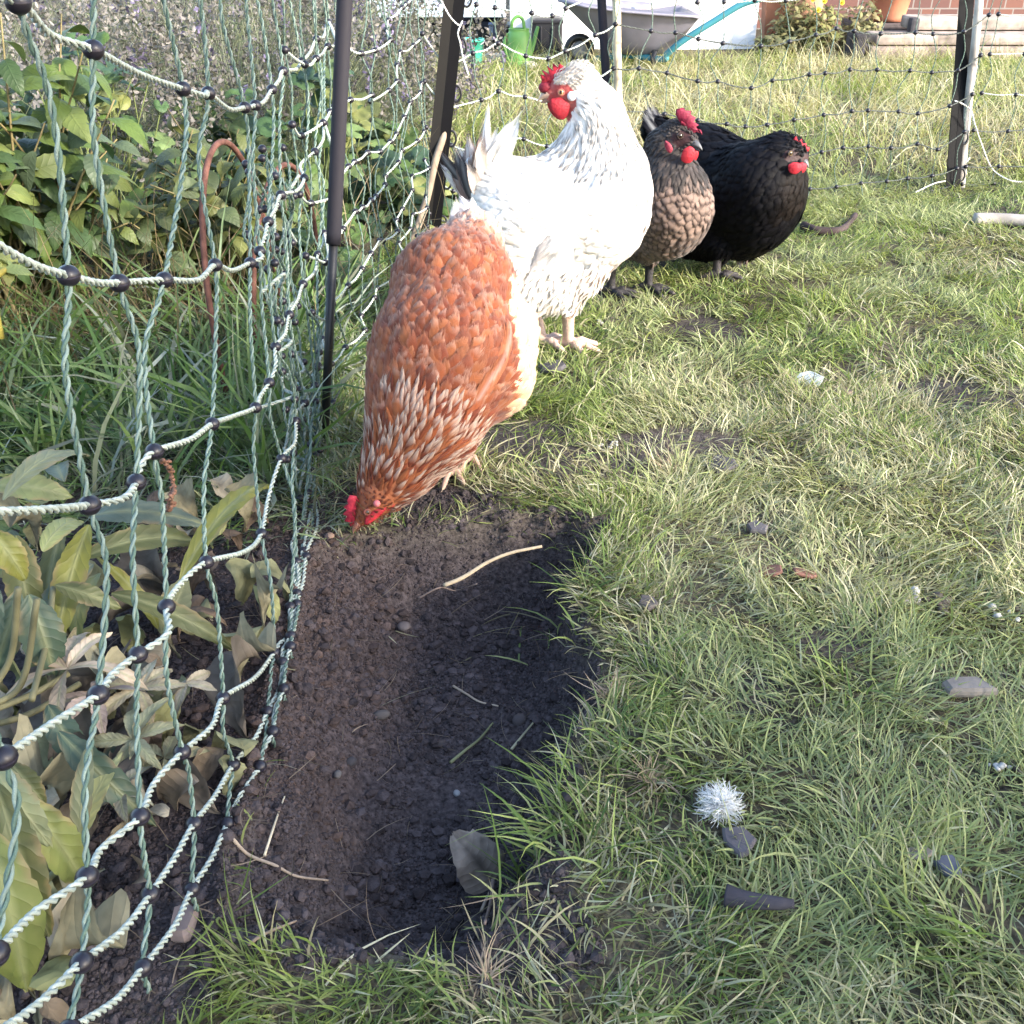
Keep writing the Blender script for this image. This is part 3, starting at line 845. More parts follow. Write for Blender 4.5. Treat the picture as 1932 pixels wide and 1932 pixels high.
# ---- 1. the white hen -------------------------------------------------------
def white_hen():
    y = 1.50
    S = lambda px, py, dy=0.0: PY(px, py, y + dy)
    m = lambda px: M(px, S(1072, 500))
    h = Hen((0.12, 1, 0))
    root = empty('hen', G(1072, 662), 'white hen with dark flecked neck, upright head turned back to look left', 'hen', 'hens in the netted run')
    h.rc(S(985, 415), S(1120, 395), m(92), m(95), 'body', .02, .80, (-1, 0, -.15))
    h.rc(S(975, 490), S(1085, 505), m(80), m(55), 'fluff', .03, .80, (-.7, 0, -.7))
    h.rc(S(992, 545), S(1030, 545), m(52), m(44), 'fluff', .02, .9, (-.5, 0, -.9))
    h.rc(S(1145, 355), S(1140, 430), m(73), m(58), 'breast', .03, .84, (-.3, 0, -.95))
    h.rc(S(985, 385), S(915, 330), m(80), m(38), 'saddle', .03, .75, (-.8, 0, .55))
    h.rc(S(1138, 300), S(1125, 215), m(62), m(39), 'neck', .03, .86, (-.05, 0, -1))
    h.rc(S(1060, 300), S(1128, 240), m(20), m(38), 'neck', .03, .8, (-.75, 0, -.65))
    h.rc(S(1120, 200), S(1096, 152), m(33), m(24), 'hackle', .02, .88, (.35, 0, -.95))
    h.rc(S(1092, 150), S(1068, 160), m(25), m(22), 'head', .012, .85, (.9, 0, -.2))
    h.rc(S(1068, 166), S(1040, 176), m(25), m(14), 'face', .01, .8)
    h.rc(S(1082, 182), S(1064, 196), m(25), m(20), 'face', .01, .75)
    f1 = G(1072, 657); f2 = G(1022, 652)
    h.rc(S(1050, 525), S(1072, 575), m(46), m(17), 'thigh', .02, .9, (-.1, 0, -1))
    h.rc(S(1072, 585), f1 + [0, 0, .012], m(13), m(11), 'leg', .008)
    h.rc(S(1000, 560, .06), f2 + [0, 0, .012], m(14), m(11), 'leg', .01)
    toes(h, f1, (.9, -.45), None, .048, m(8)); toes(h, f2, (1, -.25), None, .048, m(8))
    h.grow()
    h.paint(S(1060, 178, -.012), m(21), 'face', (1.0, 1.3, .85)); h.paint(S(1070, 192, -.010), m(14), 'face')
    col = np.full((len(h.V), 3), .78); col *= np.array([1, .97, .94])
    for k_, c_ in dict(face=(.30, .036, .036), leg=(.52, .36, .29), claw=(.45, .36, .28), thigh=(.62, .50, .42), head=(.50, .44, .38)).items():
        col[h.regn == k_] = c_
    fm = (h.regn == 'face')
    col[fm] = lerp(col[fm], np.array([.42, .20, .17]), (0.7 * fbm(h.V[fm, 0] * 100, h.V[fm, 2] * 100, 2.5, 3, 4) ** 2)[:, None])
    mk('body', h.V, [h.F], MAT['hide'], root, True, col)
    W = np.array([.86, .83, .80])
    def colour(reg, P, Nn, r_, n):
        b = W * (0.93 + 0.10 * r_.random((n, 1))); tip = b.copy(); e = b * 0.97
        cream = r_.random((n, 1)) < 0.10
        b = np.where(cream, np.array([.74, .64, .55]), b)
        if reg in ('neck', 'hackle'):
            fl = r_.random((n, 1)) < (0.55 if reg == 'neck' else 0.4)
            return b, tip, e, np.full((n, 1), .8), fl * .9
        dirt = sstep(.50, .66, fbm(P[:, 0] * 1.0 + P[:, 1], P[:, 2], 17, 3, 66))[:, None] * (.55 if reg in ('body', 'fluff', 'breast', 'thigh') else .2)
        b = lerp(b, np.array([.56, .43, .36]), dirt); tip = lerp(tip, np.array([.66, .54, .47]), dirt * .8)
        if reg == 'fluff':
            b = b * np.array([.95, .91, .88]); tip = W * 0.92; e = tip
        if reg == 'head': b = np.array([.58, .52, .46]) * (0.8 + .4 * r_.random((n, 1))); tip = b; e = lerp(b, W, .6)
        if reg in ('body', 'saddle', 'breast'):
            dk = r_.random((n, 1)) < 0.03
            tip = np.where(dk, np.array([.45, .40, .37]), tip)
        return b, tip, e, np.full((n, 1), .86 if reg in ('neck', 'hackle') else .72)
    plumage(h, dict(
        body=(.0125, .036, .020, PROF_BODY, .10, .25, .10), breast=(.012, .034, .019, PROF_BODY, .12, .25, .12),
        saddle=(.011, .040, .013, PROF_HACKLE, .12, .2, .12), fluff=(.0085, .032, .012, PROF_FLUFF, .38, .5, .35),
        thigh=(.008, .022, .010, PROF_FLUFF, .18, .35, .2), neck=(.0072, .030, .0075, PROF_HACKLE, .11, .22, .12),
        hackle=(.0062, .024, .0065, PROF_HACKLE, .10, .2, .12), head=(.0045, .010, .0045, PROF_HACKLE, .18, .3, .15)), colour, 21, MAT['feather'], root, smooth_=True)
    # folded wing: coverts already in the plumage, long flights laid along the flank
    P, D, Nn, L, Wd, Cc = [], [], [], [], [], []
    for k in range(9):
        t = k / 8
        p, d, nn = h.lay((1126 - 20 * t, 385 + 62 * t), (1030 + 20 * t, 468 + 34 * t))
        P.append(p); D.append(d); Nn.append(nn)
        L.append(.098 + .014 * math.sin(k)); Wd.append(.022); Cc.append(np.array([.80, .77, .75]) * (1 - .12 * (k % 2)))
    for k in range(5):
        p, d, nn = h.lay((1058 - 4 * k, 438 + 8 * k), (1012, 490 + 4 * k))
        P.append(p); D.append(d); Nn.append(nn); L.append(.055); Wd.append(.018); Cc.append(np.array([.42, .39, .39]) * (.9 + .1 * k))
    quills('wing', root, P, D, Nn, L, Wd, Cc, MAT['feather'], 5, hen=h)
    # tail: a fan of white and brown feathers held upright
    P, D, Nn, L, Wd, Cc = [], [], [], [], [], []
    r_ = np.random.default_rng(9)
    b0 = S(918, 345)
    for k in range(26):
        t = k / 25; sgn = 1 if k % 2 else -1
        a = lerp(R(62), R(118), t) + r_.normal(0, .04)
        d = np.array([math.cos(a), sgn * (.05 + .22 * r_.random()), math.sin(a)])
        P.append(b0 + np.array([-.012 * t + .006 * r_.normal(), sgn * .014 * r_.random(), .006 * r_.normal() - .02 * t])); D.append(d); Nn.append((-.35, -sgn * 1.0, .2))
        L.append(lerp(.108, .072, t) * (.85 + .3 * r_.random())); Wd.append(.019 + .006 * r_.random())
        Cc.append(np.array([.80, .77, .74]) if t < .45 else np.array([[.26, .17, .14], [.07, .06, .065], [.50, .42, .38]][r_.integers(0, 3)]))
    for k in range(22):
        a = R(lerp(92, 142, k / 21)) + r_.normal(0, .05)
        P.append(b0 + np.array([-.010 - .012 * r_.random(), .012 * r_.normal(), -.015 - .02 * r_.random()])); D.append(np.array([math.cos(a), .35 * r_.normal(), math.sin(a)])); Nn.append((-.3, -1, .2 * r_.normal()))
        L.append(.070 + .022 * r_.random()); Wd.append(.021); Cc.append(np.array([[.22, .14, .115], [.045, .038, .042], [.16, .105, .09], [.62, .54, .50]][k % 4]))
    P.append(b0 + [0, -.012, 0]); D.append(norm(S(905, 176) - b0)); Nn.append((-.3, -1, .1)); L.append(np.linalg.norm(S(908, 178) - b0)); Wd.append(.016); Cc.append((.8, .76, .73))
    quills('tail', root, P, D, Nn, L, Wd, Cc, MAT['feather'], 6, 0, .22, [.4, .85, 1, .95, .8, .55, .15], .14)
    # head furniture
    pts = [(1062, 152), (1046, 160), (1026, 166)]
    tips = [(1021, 158), (1022, 150), (1019, 141), (1030, 146), (1022, 132), (1037, 141), (1032, 124), (1045, 134), (1043, 119), (1054, 128), (1056, 120), (1066, 127), (1064, 138), (1064, 146)]
    V, F = comb_mesh([S(*p) for p in pts], [S(*p) for p in tips], h.lat, .006)
    mb = MB(); mb.add(V, F, RED)
    V, F = ball(S(1030, 165), m(13), 12, 8, (1, .8, .8)); mb.add(V, F, RED * np.array([.55, .8, .9]))
    mb.build('comb', MAT['flesh'], root)
    for dy, sh in ((-.013, 0), (.010, -4)):
        lobe('wattle', root, [S(1038 + sh, 187, dy), S(1037 + sh, 199, dy), S(1046 + sh, 216, dy), S(1060 + sh, 226, dy), S(1070 + sh, 219, dy), S(1076 + sh, 203, dy), S(1070 + sh, 190, dy), S(1054 + sh, 184, dy)], 0, h.lat, .006, RED * .85)
    mb = MB(); V, F = ball(S(1079, 181, -.0172), m(8.5), 14, 10, (1, .45, 1)); mb.add(V, F, (.50, .50, .52)); mb.build('earlobe', MAT['hide'], root)
    beak(root, S(1040, 177), S(1013, 189), m(11), UPZ, (.30, .17, .13), (.50, .36, .25))
    eye_parts(root, S(1059, 174, -.0135), (-.25, -1, .05), m(6.0), (.55, .28, .14), (MAT['hide'], (.42, .12, .10)))
    return root
white_hen()

# ---- 2. the orange hen, head down at the dust bath --------------------------
def orange_hen():
    S = lambda px, py, y: PY(px, py, y)
    m = lambda px, y=1.08: px * (y * CP + .2) / FPX
    h = Hen((1, -.25, 0))
    root = empty('hen', G(850, 890), 'orange hen with white speckled neck, bent head first over the dug hole', 'hen', 'hens in the netted run')
    bk = norm(S(880, 460, 1.25) - S(800, 800, 1.0))
    h.rc(S(893, 455, 1.24), S(862, 540, 1.17), m(50, 1.24), m(98, 1.17), 'rump', .04, 1.0, bk)
    h.rc(S(852, 560, 1.14), S(834, 690, 1.06), m(106), m(120), 'body', .04, 1.0, bk)
    h.rc(S(944, 625, 1.12), S(936, 715, 1.07), m(70), m(66), 'flank', .012, 1.0, bk + np.array([.1, 0, -.25]))
    h.rc(S(834, 690, 1.06), S(798, 790, 1.01), m(121), m(90), 'shoulder', .04, 1.0, bk)
    h.rc(S(796, 800, 1.005), S(748, 885, .975), m(91), m(56), 'neck', .03, 1.0, norm(S(815, 740, 1.03) - S(735, 905, .97)))
    h.rc(S(745, 888, .972), S(716, 930, .958), m(54), m(34), 'hackle', .02, 1.0, norm(S(790, 800, 1.0) - S(716, 930, .958)))
    h.rc(S(712, 936, .955), S(694, 960, .948), m(36, .95), m(24, .95), 'head', .012, 1.0, norm(S(745, 885, .972) - S(700, 955, .95)))
    h.rc(S(698, 962, .946), S(678, 985, .942), m(19, .95), m(11, .95), 'head', .01, 1.0)
    f1 = G(852, 893); f2 = G(884, 868)
    for f, (px, py, yy) in ((f1, (830, 790, 1.10)), (f2, (880, 770, 1.12))):
        h.rc(S(px, py, yy), f + [0, 0, .05], m(48), m(20), 'thigh', .02, 1.0, (0, 0, -1))
        h.rc(f + [0, 0, .05], f + [0, 0, .01], .0075, .0065, 'leg', .008)
        toes(h, f, (-.15, -1), None, .045, .0048)
    h.grow()
    col = np.full((len(h.V), 3), 1.0) * np.array([.30, .10, .045])
    for k_, c_ in dict(face=(.34, .028, .03), leg=(.42, .27, .21), claw=(.34, .25, .18), flank=(.60, .38, .24), rump=(.50, .28, .19), thigh=(.55, .36, .24)).items(): col[h.regn == k_] = c_
    mk('body', h.V, [h.F], MAT['hide'], root, True, col)
    def colour(reg, P, Nn, r_, n):
        o = np.array([[.25, .064, .022], [.21, .050, .019], [.29, .088, .032], [.175, .040, .018]])[r_.integers(0, 4, n)] * (0.85 + .3 * r_.random((n, 1)))
        pale = np.array([.50, .30, .22]) * (0.9 + .2 * r_.random((n, 1)))
        tip, e, t0 = o.copy(), o.copy(), np.full((n, 1), .75)
        if reg in ('body', 'shoulder'):
            q = r_.random((n, 1)) < 0.38
            tip = np.where(q, pale, lerp(o, pale, .25)); e = lerp(o, pale, .35)
        if reg == 'rump':
            tt = sstep(1.17, 1.27, P[:, 1:2] + .02 * r_.normal(size=(n, 1)))
            o = lerp(o, np.array([.62, .40, .29]), .15 + .75 * tt); tip = lerp(np.where(r_.random((n, 1)) < .6, pale, o), np.array([.76, .68, .62]), tt); e = tip
        if reg == 'flank':
            o = np.array([.66, .42, .25]) * (0.9 + .2 * r_.random((n, 1))); tip = np.array([.74, .56, .40]) * np.ones((n, 1)); e = tip
        if reg in ('neck', 'hackle'):
            q = r_.random((n, 1)) < (0.62 if reg == 'neck' else .35)
            tip = np.where(q, np.array([.50, .37, .29]), o); e = lerp(o, tip, .4); t0 = np.full((n, 1), .5)
        if reg == 'head': o = np.array([.20, .050, .022]) * (0.8 + .4 * r_.random((n, 1))); tip = o; e = o
        if reg == 'thigh': o = np.array([.66, .44, .28]) * np.ones((n, 1)); tip = o; e = o
        return o, tip, e, t0
    plumage(h, dict(
        rump=(.0085, .030, .015, PROF_FLUFF, .24, .4, .3), body=(.0092, .030, .0165, PROF_BODY, .17, .30, .2), flank=(.0095, .030, .017, PROF_BODY, .15, .3, .15),
        shoulder=(.0088, .029, .0145, PROF_BODY, .15, .28, .18), neck=(.0058, .028, .0062, PROF_HACKLE, .13, .22, .15), hackle=(.0050, .020, .0052, PROF_HACKLE, .12, .2, .15),
        head=(.0042, .009, .0042, PROF_HACKLE, .16, .3, .1), thigh=(.009, .022, .012, PROF_FLUFF, .25, .4, .2)), colour, 31, MAT['feather'], root)
    # wing fold on the sunny side
    P, D, Nn, L, Wd, Cc = [], [], [], [], [], []
    for k in range(12):
        t = k / 11
        p, d, nn = h.lay((890 + 40 * t, 790 - 70 * t), (946 + 4 * t, 640 - 110 * t))
        P.append(p); D.append(d); Nn.append(nn); L.append(.062 + .02 * t); Wd.append(.019); Cc.append(np.array([.36, .115, .048]) * (.85 + .3 * (k % 3) / 2))
    quills('wing', root, P, D, Nn, L, Wd, Cc, MAT['feather'], 15, rag=.1, hen=h, lift=.006)
    # short pale tail with dark feathers
    P, D, Nn, L, Wd, Cc = [], [], [], [], [], []
    r_ = np.random.default_rng(19); b0 = S(885, 425, 1.255)
    for k in range(44):
        t = r_.random(); lay_ = k / 43
        q = S(lerp(842, 895, t), lerp(395, 335, lay_ * r_.random() ** .4), 1.30)
        p = b0 + np.array([(t - .5) * .035, .012 * r_.random(), .010 * r_.normal() - .016])
        P.append(p); D.append(norm(q - p) + .12 * r_.normal(size=3)); Nn.append((.3 - .6 * t + .3 * r_.normal(), -1, .35)); L.append(.026 + .026 * r_.random()); Wd.append(.011 + .004 * r_.random())
        Cc.append([(.80, .76, .73), (.72, .66, .62), (.78, .66, .56), (.66, .60, .60)][k % 4])
    quills('tail', root, P, D, Nn, L, Wd, Cc, MAT['feather'], 16, .05, .2, [.5, .9, 1, .95, .8, .6, .2], .12)
    L3 = norm(np.array([.75, -.55, .2]))
    tips = [(672, 936), (660, 934), (655, 944), (657, 950), (648, 957), (655, 962), (646, 970), (655, 974), (650, 983), (659, 986), (661, 994), (668, 988)]
    base = [(672, 984), (676, 965), (680, 948)]
    V, F = comb_mesh([S(a, b, .948) for a, b in base], [S(a, b, .940) for a, b in tips], (.3, -.9, .3), .005)
    mb = MB(); mb.add(V, F, np.array([.46, .035, .06])); mb.build('comb', MAT['flesh'], root)
    lobe('wattle', root, [S(722, 958, .942), S(736, 938, .945), S(742, 936, .945), (S(745, 945, .944)), S(738, 958, .941), S(728, 964, .94)], 0, L3, .005, np.array([.46, .04, .055]))
    lobe('wattle', root, [S(690, 976, .932), S(705, 962, .935), S(728, 956, .938), S(722, 966, .936), S(703, 982, .932), S(690, 990, .93)], 0, L3, .005, np.array([.42, .03, .04]))
    mb = MB(); V, F = ball(S(711, 950, .930), m(7, .95), 12, 8); mb.add(V, F, (.60, .16, .16)); mb.build('earlobe', MAT['hide'], root)
    beak(root, S(678, 985, .940), S(664, 1007, .945), m(9, .95), np.array([-.8, -.4, .4]), (.42, .17, .12), (.55, .33, .24))
    eye_parts(root, S(692, 966, .9235), (.5, -.8, .35), .0036, (.16, .06, .03), (MAT['hide'], (.16, .045, .035)))
    return root
orange_hen()

# ---- 3. the grey brown hen --------------------------------------------------
def grey_hen():
    S = lambda px, py, y=1.72: PY(px, py, y)
    m = lambda px: px * (1.72 * CP + .24) / FPX
    h = Hen((.45, .9, 0))
    root = empty('hen', G(1222, 556), 'grey brown hen with scalloped buff breast and dark neck beside the white hen', 'hen', 'hens in the netted run')
    fw = np.array([.85, -.5, 0])
    h.rc(S(1268, 400, 1.70), S(1190, 405, 1.90), m(70), m(80), 'body', .03, .9, -fw + [0, 0, -.2])
    h.rc(S(1266, 385, 1.68), S(1258, 430, 1.70), m(65), m(50), 'breast', .03, .95, (-.12, .1, -1))
    h.rc(S(1235, 434, 1.74), S(1190, 446, 1.82), m(44), m(38), 'belly', .03, .9, (-.4, .2, -1))
    h.rc(S(1262, 340, 1.685), S(1258, 285, 1.70), m(58), m(34), 'neck', .025, .9, (-.15, .05, -1))
    h.rc(S(1256, 280, 1.70), S(1276, 258, 1.695), m(32), m(23), 'hackle', .02, .9, (-.7, .3, -.8))
    h.rc(S(1278, 256, 1.69), S(1296, 266, 1.675), m(25), m(17), 'head', .012, .8, (-.9, .4, .1))
    h.rc(S(1290, 272, 1.678), S(1304, 274, 1.67), m(15), m(11), 'face', .008, .8)
    f1 = G(1222, 553); f2 = G(1152, 558)
    for f, a in ((f1, (1218, 458, 1.745)), (f2, (1165, 464, 1.78))):
        h.rc(S(*a), f + [0, 0, .070], m(30), m(14), 'thigh', .02, 1, (-.2, 0, -1))
        h.rc(f + [0, 0, .075], f + [0, 0, .012], .0085, .0075, 'leg', .008)
        toes(h, f, (.85, -.5), None, .046, .0058)
    h.grow()
    h.paint(S(1286, 262, 1.668), m(16), 'face', (1.2, 1, .8))
    col = np.full((len(h.V), 3), 1.0) * np.array([.11, .08, .068])
    for k_, c_ in dict(face=(.045, .019, .019), leg=(.028,.026,.029), claw=(.07, .06, .06), head=(.05, .042, .042), neck=(.06, .05, .047), hackle=(.055, .046, .045)).items(): col[h.regn == k_] = c_
    mk('body', h.V, [h.F], MAT['hide'], root, True, col)
    def colour(reg, P, Nn, r_, n):
        j = 0.85 + .3 * r_.random((n, 1))
        b = np.array([.215, .150, .122]) * j; tip = np.array([.255, .178, .145]) * j; e = np.array([.055, .036, .032]) * j
        if reg == 'belly': b, tip, e = b * .8, np.array([.24, .165, .115]) * j, e * 1.0
        if reg in ('body', 'thigh'): b, tip, e = b * .6, tip * .6, e * .8
        if reg in ('neck', 'hackle', 'head'):
            d = np.array([.055, .046, .044]) * j
            q = r_.random((n, 1)) < .25
            d = d * .62; b, tip, e = d, np.where(q, np.array([.10, .078, .07]), d * 1.2), d * 1.3
            if reg == 'neck':
                low = sstep(.238, .200, P[:, 2:3] + .012 * r_.normal(size=(n, 1)))
                b = lerp(b, np.array([.17, .12, .10]) * j, low); tip = lerp(tip, np.array([.22, .16, .135]) * j, low)
        return b, tip, e, np.full((n, 1), .5)
    plumage(h, dict(
        body=(.012, .032, .020, PROF_BODY, .09, .2, .06), breast=(.0105, .0225, .0180, [.5, .95, 1.0, .95, .62], .10, .25, .03), belly=(.011, .026, .018, PROF_BODY, .12, .25, .08),
        neck=(.0072, .026, .009, PROF_HACKLE, .10, .2, .1), hackle=(.006, .02, .007, PROF_HACKLE, .1, .2, .1), head=(.0045, .009, .005, PROF_HACKLE, .12, .25, .1),
        thigh=(.009, .02, .012, PROF_FLUFF, .2, .3, .2)), colour, 41, MAT['feather'], root, smooth_=True, lace=True)
    tips = [(1313, 249), (1323, 247), (1325, 254), (1312, 240), (1318, 236), (1309, 230), (1312, 222), (1302, 216), (1303, 209), (1293, 209), (1289, 203), (1276, 206), (1275, 216), (1284, 232)]
    V, F = comb_mesh([S(1289, 240, 1.682), S(1298, 251, 1.677), S(1306, 258, 1.672)], [S(a, b, 1.672) for a, b in tips], h.lat, .006)
    mb = MB(); mb.add(V, F, RED * np.array([.62, .9, 1.4])); mb.build('comb', MAT['flesh'], root)
    for dy, sh in ((-.02, 0), (.012, 6)):
        lobe('wattle', root, [S(1290 + sh, 281, 1.665 + dy), S(1301 + sh, 276, 1.665 + dy), S(1310 + sh, 282, 1.665 + dy), S(1311 + sh, 294, 1.665 + dy), S(1304 + sh, 306, 1.665 + dy), S(1293 + sh, 308, 1.665 + dy), S(1285 + sh, 299, 1.665 + dy)], 0, h.lat, .006, RED * 1.05)
    lobe('earlobe', root, [S(1256, 265, 1.658), S(1264, 271, 1.656), S(1269, 282, 1.655), S(1264, 289, 1.656), S(1257, 282, 1.658), S(1254, 272, 1.66)], 0, h.lat, .005, RED * np.array([.95, 2.2, 2.2]))
    beak(root, S(1305, 270, 1.668), S(1326, 281, 1.655), m(9), UPZ, (.045, .045, .05), (.12, .12, .125))
    eye_parts(root, S(1282, 256, 1.6665), (.35, -.9, .1), .0052, (.035, .018, .012), (MAT['hide'], (.018, .012, .012)))
    return root
grey_hen()

# ---- 4. the black hen ---------------------------------------------------------
def black_hen():
    S = lambda px, py, y=1.92: PY(px, py, y)
    m = lambda px: px * (1.92 * CP + .22) / FPX
    h = Hen((.3, .95, 0))
    root = empty('hen', G(1350, 533), 'glossy black hen with small red comb, farthest right of the four hens', 'hen', 'hens in the netted run')
    fw = np.array([.92, -.32, 0])
    h.rc(S(1428, 375, 1.86), S(1325, 350, 1.96), m(82), m(106), 'body', .03, .82, -fw + [0, 0, -.05])
    h.rc(S(1440, 350, 1.84), S(1425, 410, 1.86), m(70), m(58), 'breast', .03, .9, (-.3, .1, -.95))
    h.rc(S(1310, 425, 1.93), S(1400, 435, 1.88), m(60), m(48), 'fluff', .03, .85, (-.45, .1, -.9))
    h.rc(S(1310, 310, 1.97), S(1236, 246, 2.02), m(62), m(26), 'saddle', .03, .7, (-.8, .2, .5))
    h.rc(S(1435, 335, 1.85), S(1472, 298, 1.84), m(64), m(36), 'neck', .03, .9, (-.8, .25, -.5))
    h.rc(S(1476, 292, 1.84), S(1492, 290, 1.83), m(32), m(25), 'head', .02, .85, (-.95, .3, -.05))
    h.rc(S(1498, 298, 1.825), S(1510, 302, 1.82), m(17), m(12), 'face', .008, .85)
    f1 = G(1350, 530); f2 = G(1400, 522)
    h.rc(S(1340, 455, 1.89), f1 + [0, 0, .06], m(34), m(14), 'thigh', .02, 1, (-.1, 0, -1))
    h.rc(f1 + [0, 0, .065], f1 + [0, 0, .012], .0085, .0075, 'leg', .008)
    h.rc(S(1405, 455, 1.93), f2 + [0, .05, .055], m(34), m(20), 'thigh', .02, 1, (.1, 0, -1))
    toes(h, f1, (.95, -.3), None, .045, .0055)
    h.grow()
    h.paint(S(1496, 294, 1.80), m(15), 'face', (1.1, 1, .8))
    col = np.full((len(h.V), 3), 1.0) * np.array([.006, .0055, .007])
    for k_, c_ in dict(face=(.030, .012, .013), leg=(.045, .040, .042), claw=(.08, .07, .07)).items(): col[h.regn == k_] = c_
    mk('body', h.V, [h.F], MAT['hide'], root, True, col)
    def colour(reg, P, Nn, r_, n):
        j = 0.7 + .6 * r_.random((n, 1))
        b = np.array([.0030, .0028, .0042]) * j; e = b * 1.25
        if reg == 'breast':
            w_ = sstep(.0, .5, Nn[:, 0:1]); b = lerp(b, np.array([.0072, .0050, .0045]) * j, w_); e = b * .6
        if reg == 'fluff':
            q = r_.random((n, 1)) < .08; b = np.where(q, np.array([.05, .025, .02]), b)
        sp = r_.random((n, 1)) < .012
        return b, b * 1.1, np.where(sp, np.array([.03, .03, .033]), e), np.full((n, 1), .6)
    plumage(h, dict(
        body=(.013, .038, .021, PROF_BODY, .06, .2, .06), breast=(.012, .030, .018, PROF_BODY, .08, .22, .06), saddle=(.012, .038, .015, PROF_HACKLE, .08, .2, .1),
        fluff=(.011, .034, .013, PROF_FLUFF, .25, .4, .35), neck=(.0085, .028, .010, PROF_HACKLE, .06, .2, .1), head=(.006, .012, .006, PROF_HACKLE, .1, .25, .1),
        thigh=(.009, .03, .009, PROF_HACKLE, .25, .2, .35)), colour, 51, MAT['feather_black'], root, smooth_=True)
    P, D, Nn, L, Wd, Cc = [], [], [], [], [], []
    r_ = np.random.default_rng(4)
    for k in range(12):
        p = S(1262, 275, 2.0) + np.array([.01 * r_.normal(), .012 * (k - 6) / 3, .008 * r_.normal()]); q = S(1212 + 2 * k, 206 + 10 * r_.random(), 2.04) + np.array([0, .012 * (k - 6) / 2, 0])
        P.append(p); D.append(norm(q - p)); Nn.append((.3, -1, .5)); L.append(.082); Wd.append(.026); Cc.append(np.array([.007, .0065, .009]) * (1 + r_.random()))
    quills('tail', root, P, D, Nn, L, Wd, Cc, MAT['feather_black'], 8, 0, .2)
    # loose thigh feathers hanging by the leg
    P, D, Nn, L, Wd, Cc = [], [], [], [], [], []
    for k in range(20):
        p = S(1385 + 28 * r_.random(), 462 + 12 * r_.random(), 1.87 + .02 * r_.random()); P.append(p); D.append((.12 * r_.normal(), -.1, -1)); Nn.append((r_.normal() * .4, -1, .1))
        L.append(.03 + .012 * r_.random()); Wd.append(.006); Cc.append([(.012, .011, .012), (.05, .022, .016)][k % 2])
    quills('thigh_feather', root, P, D, Nn, L, Wd, Cc, MAT['feather_black'], 9, 0, .1, [.6, 1, 1, .9, .7, .4, .1], .2)
    tips = [(1518, 287), (1526, 285), (1528, 279), (1521, 277), (1522, 270), (1514, 271), (1513, 262), (1506, 267), (1502, 257), (1497, 262), (1498, 272)]
    V, F = comb_mesh([S(1500, 278, 1.822), S(1508, 284, 1.82)], [S(a, b, 1.818) for a, b in tips], h.lat, .006)
    mb = MB(); mb.add(V, F, RED * 1.2); mb.build('comb', MAT['flesh'], root)
    for dy, sh, c in ((-.034, 0, 1.15), (-.012, 9, 1.4)):
        lobe('wattle', root, [S(1487 + sh, 311, 1.815 + dy), S(1498 + sh, 306, 1.815 + dy), S(1512 + sh, 310, 1.815 + dy), S(1511 + sh, 321, 1.815 + dy), S(1500 + sh, 329, 1.815 + dy), S(1489 + sh, 324, 1.815 + dy)], 0, h.lat, .006, RED * c)
    lobe('earlobe', root, [S(1473, 296, 1.80), S(1479, 302, 1.80), S(1484, 310, 1.80), S(1480, 313, 1.80), S(1474, 305, 1.80)], 0, h.lat, .004, (.22, .08, .08))
    beak(root, S(1509, 301, 1.818), S(1527, 315, 1.805), m(10), UPZ, (.035, .034, .038), (.10, .10, .11))
    eye_parts(root, S(1490, 289, 1.7955), (.35, -.9, .1), .0050, (.16, .11, .05), (MAT['hide'], (.025, .017, .016)))
    return root
black_hen()
# ------------------------------------------------------------------ netting
WHT, GRN, BLU = np.array([.40, .44, .39]), np.array([.070, .110, .085]), np.array([.22, .285, .245])
def fence_x(y):
    return -0.200 - 0.0425 * (y - 0.38) / 0.81
def on_fence(px, py, jit=0.0):
    r = ray(px, py)
    # plane x = a + b*y
    b = -0.0425 / 0.81; a = -0.200 + 0.38 * 0.0425 / 0.81 + jit
    t = a / (r[0] - b * r[1])
    p = np.array([0, 0, CAM_H]) + r * t
    g = float(ground_z(p[0], p[1])) + 0.004
    if p[2] < g:                       # slack net lies on the soil
        t = (CAM_H - g) / -r[2]; p = np.array([0, 0, CAM_H]) + r * t
    return p
ROWS = [
 [(-160, -90), (34, 4), (176, 94), (345, 168), (393, 176), (462, 203), (482, 199), (513, 169), (534, 134), (570, 116), (597, 74), (620, 42)],
 [(-30, 448), (129, 520), (225, 534), (310, 528), (406, 500), (472, 496), (490, 474), (506, 418), (530, 368), (574, 336), (594, 286), (612, 234)],
 [(-60, 968), (169, 953), (257, 910), (291, 852), (400, 800), (482, 769), (508, 722), (520, 654), (546, 594), (572, 536), (600, 480), (612, 440)],
 [(6, 1429), (185, 1311), (260, 1235), (314, 1145), (389, 1061), (493, 1007), (531, 865), (558, 794), (575, 760), (594, 728), (600, 690), (608, 640)],
 [(-10, 1800), (164, 1654), (264, 1541), (344, 1419), (421, 1317), (517, 1232), (547, 1145), (560, 1060), (570, 990), (582, 930), (596, 860), (606, 790)],
 [(-20, 1960), (154, 1816), (283, 1688), (366, 1554), (440, 1443), (504, 1343), (533, 1250), (548, 1200), (560, 1120), (573, 1040), (588, 960), (600, 880)],
 [(-30, 2050), (130, 1945), (269, 1826), (362, 1678), (429, 1554), (490, 1446), (515, 1380), (535, 1300), (548, 1220), (560, 1140), (578, 1050), (596, 950)],
]
near = empty('electric_netting', (fence_x(.7), .7, 0), 'near panel of slack green and white netting with big black beads', 'netting', 'netting panels round the run')
NODES = np.array([[on_fence(*p) for p in r] for r in ROWS])
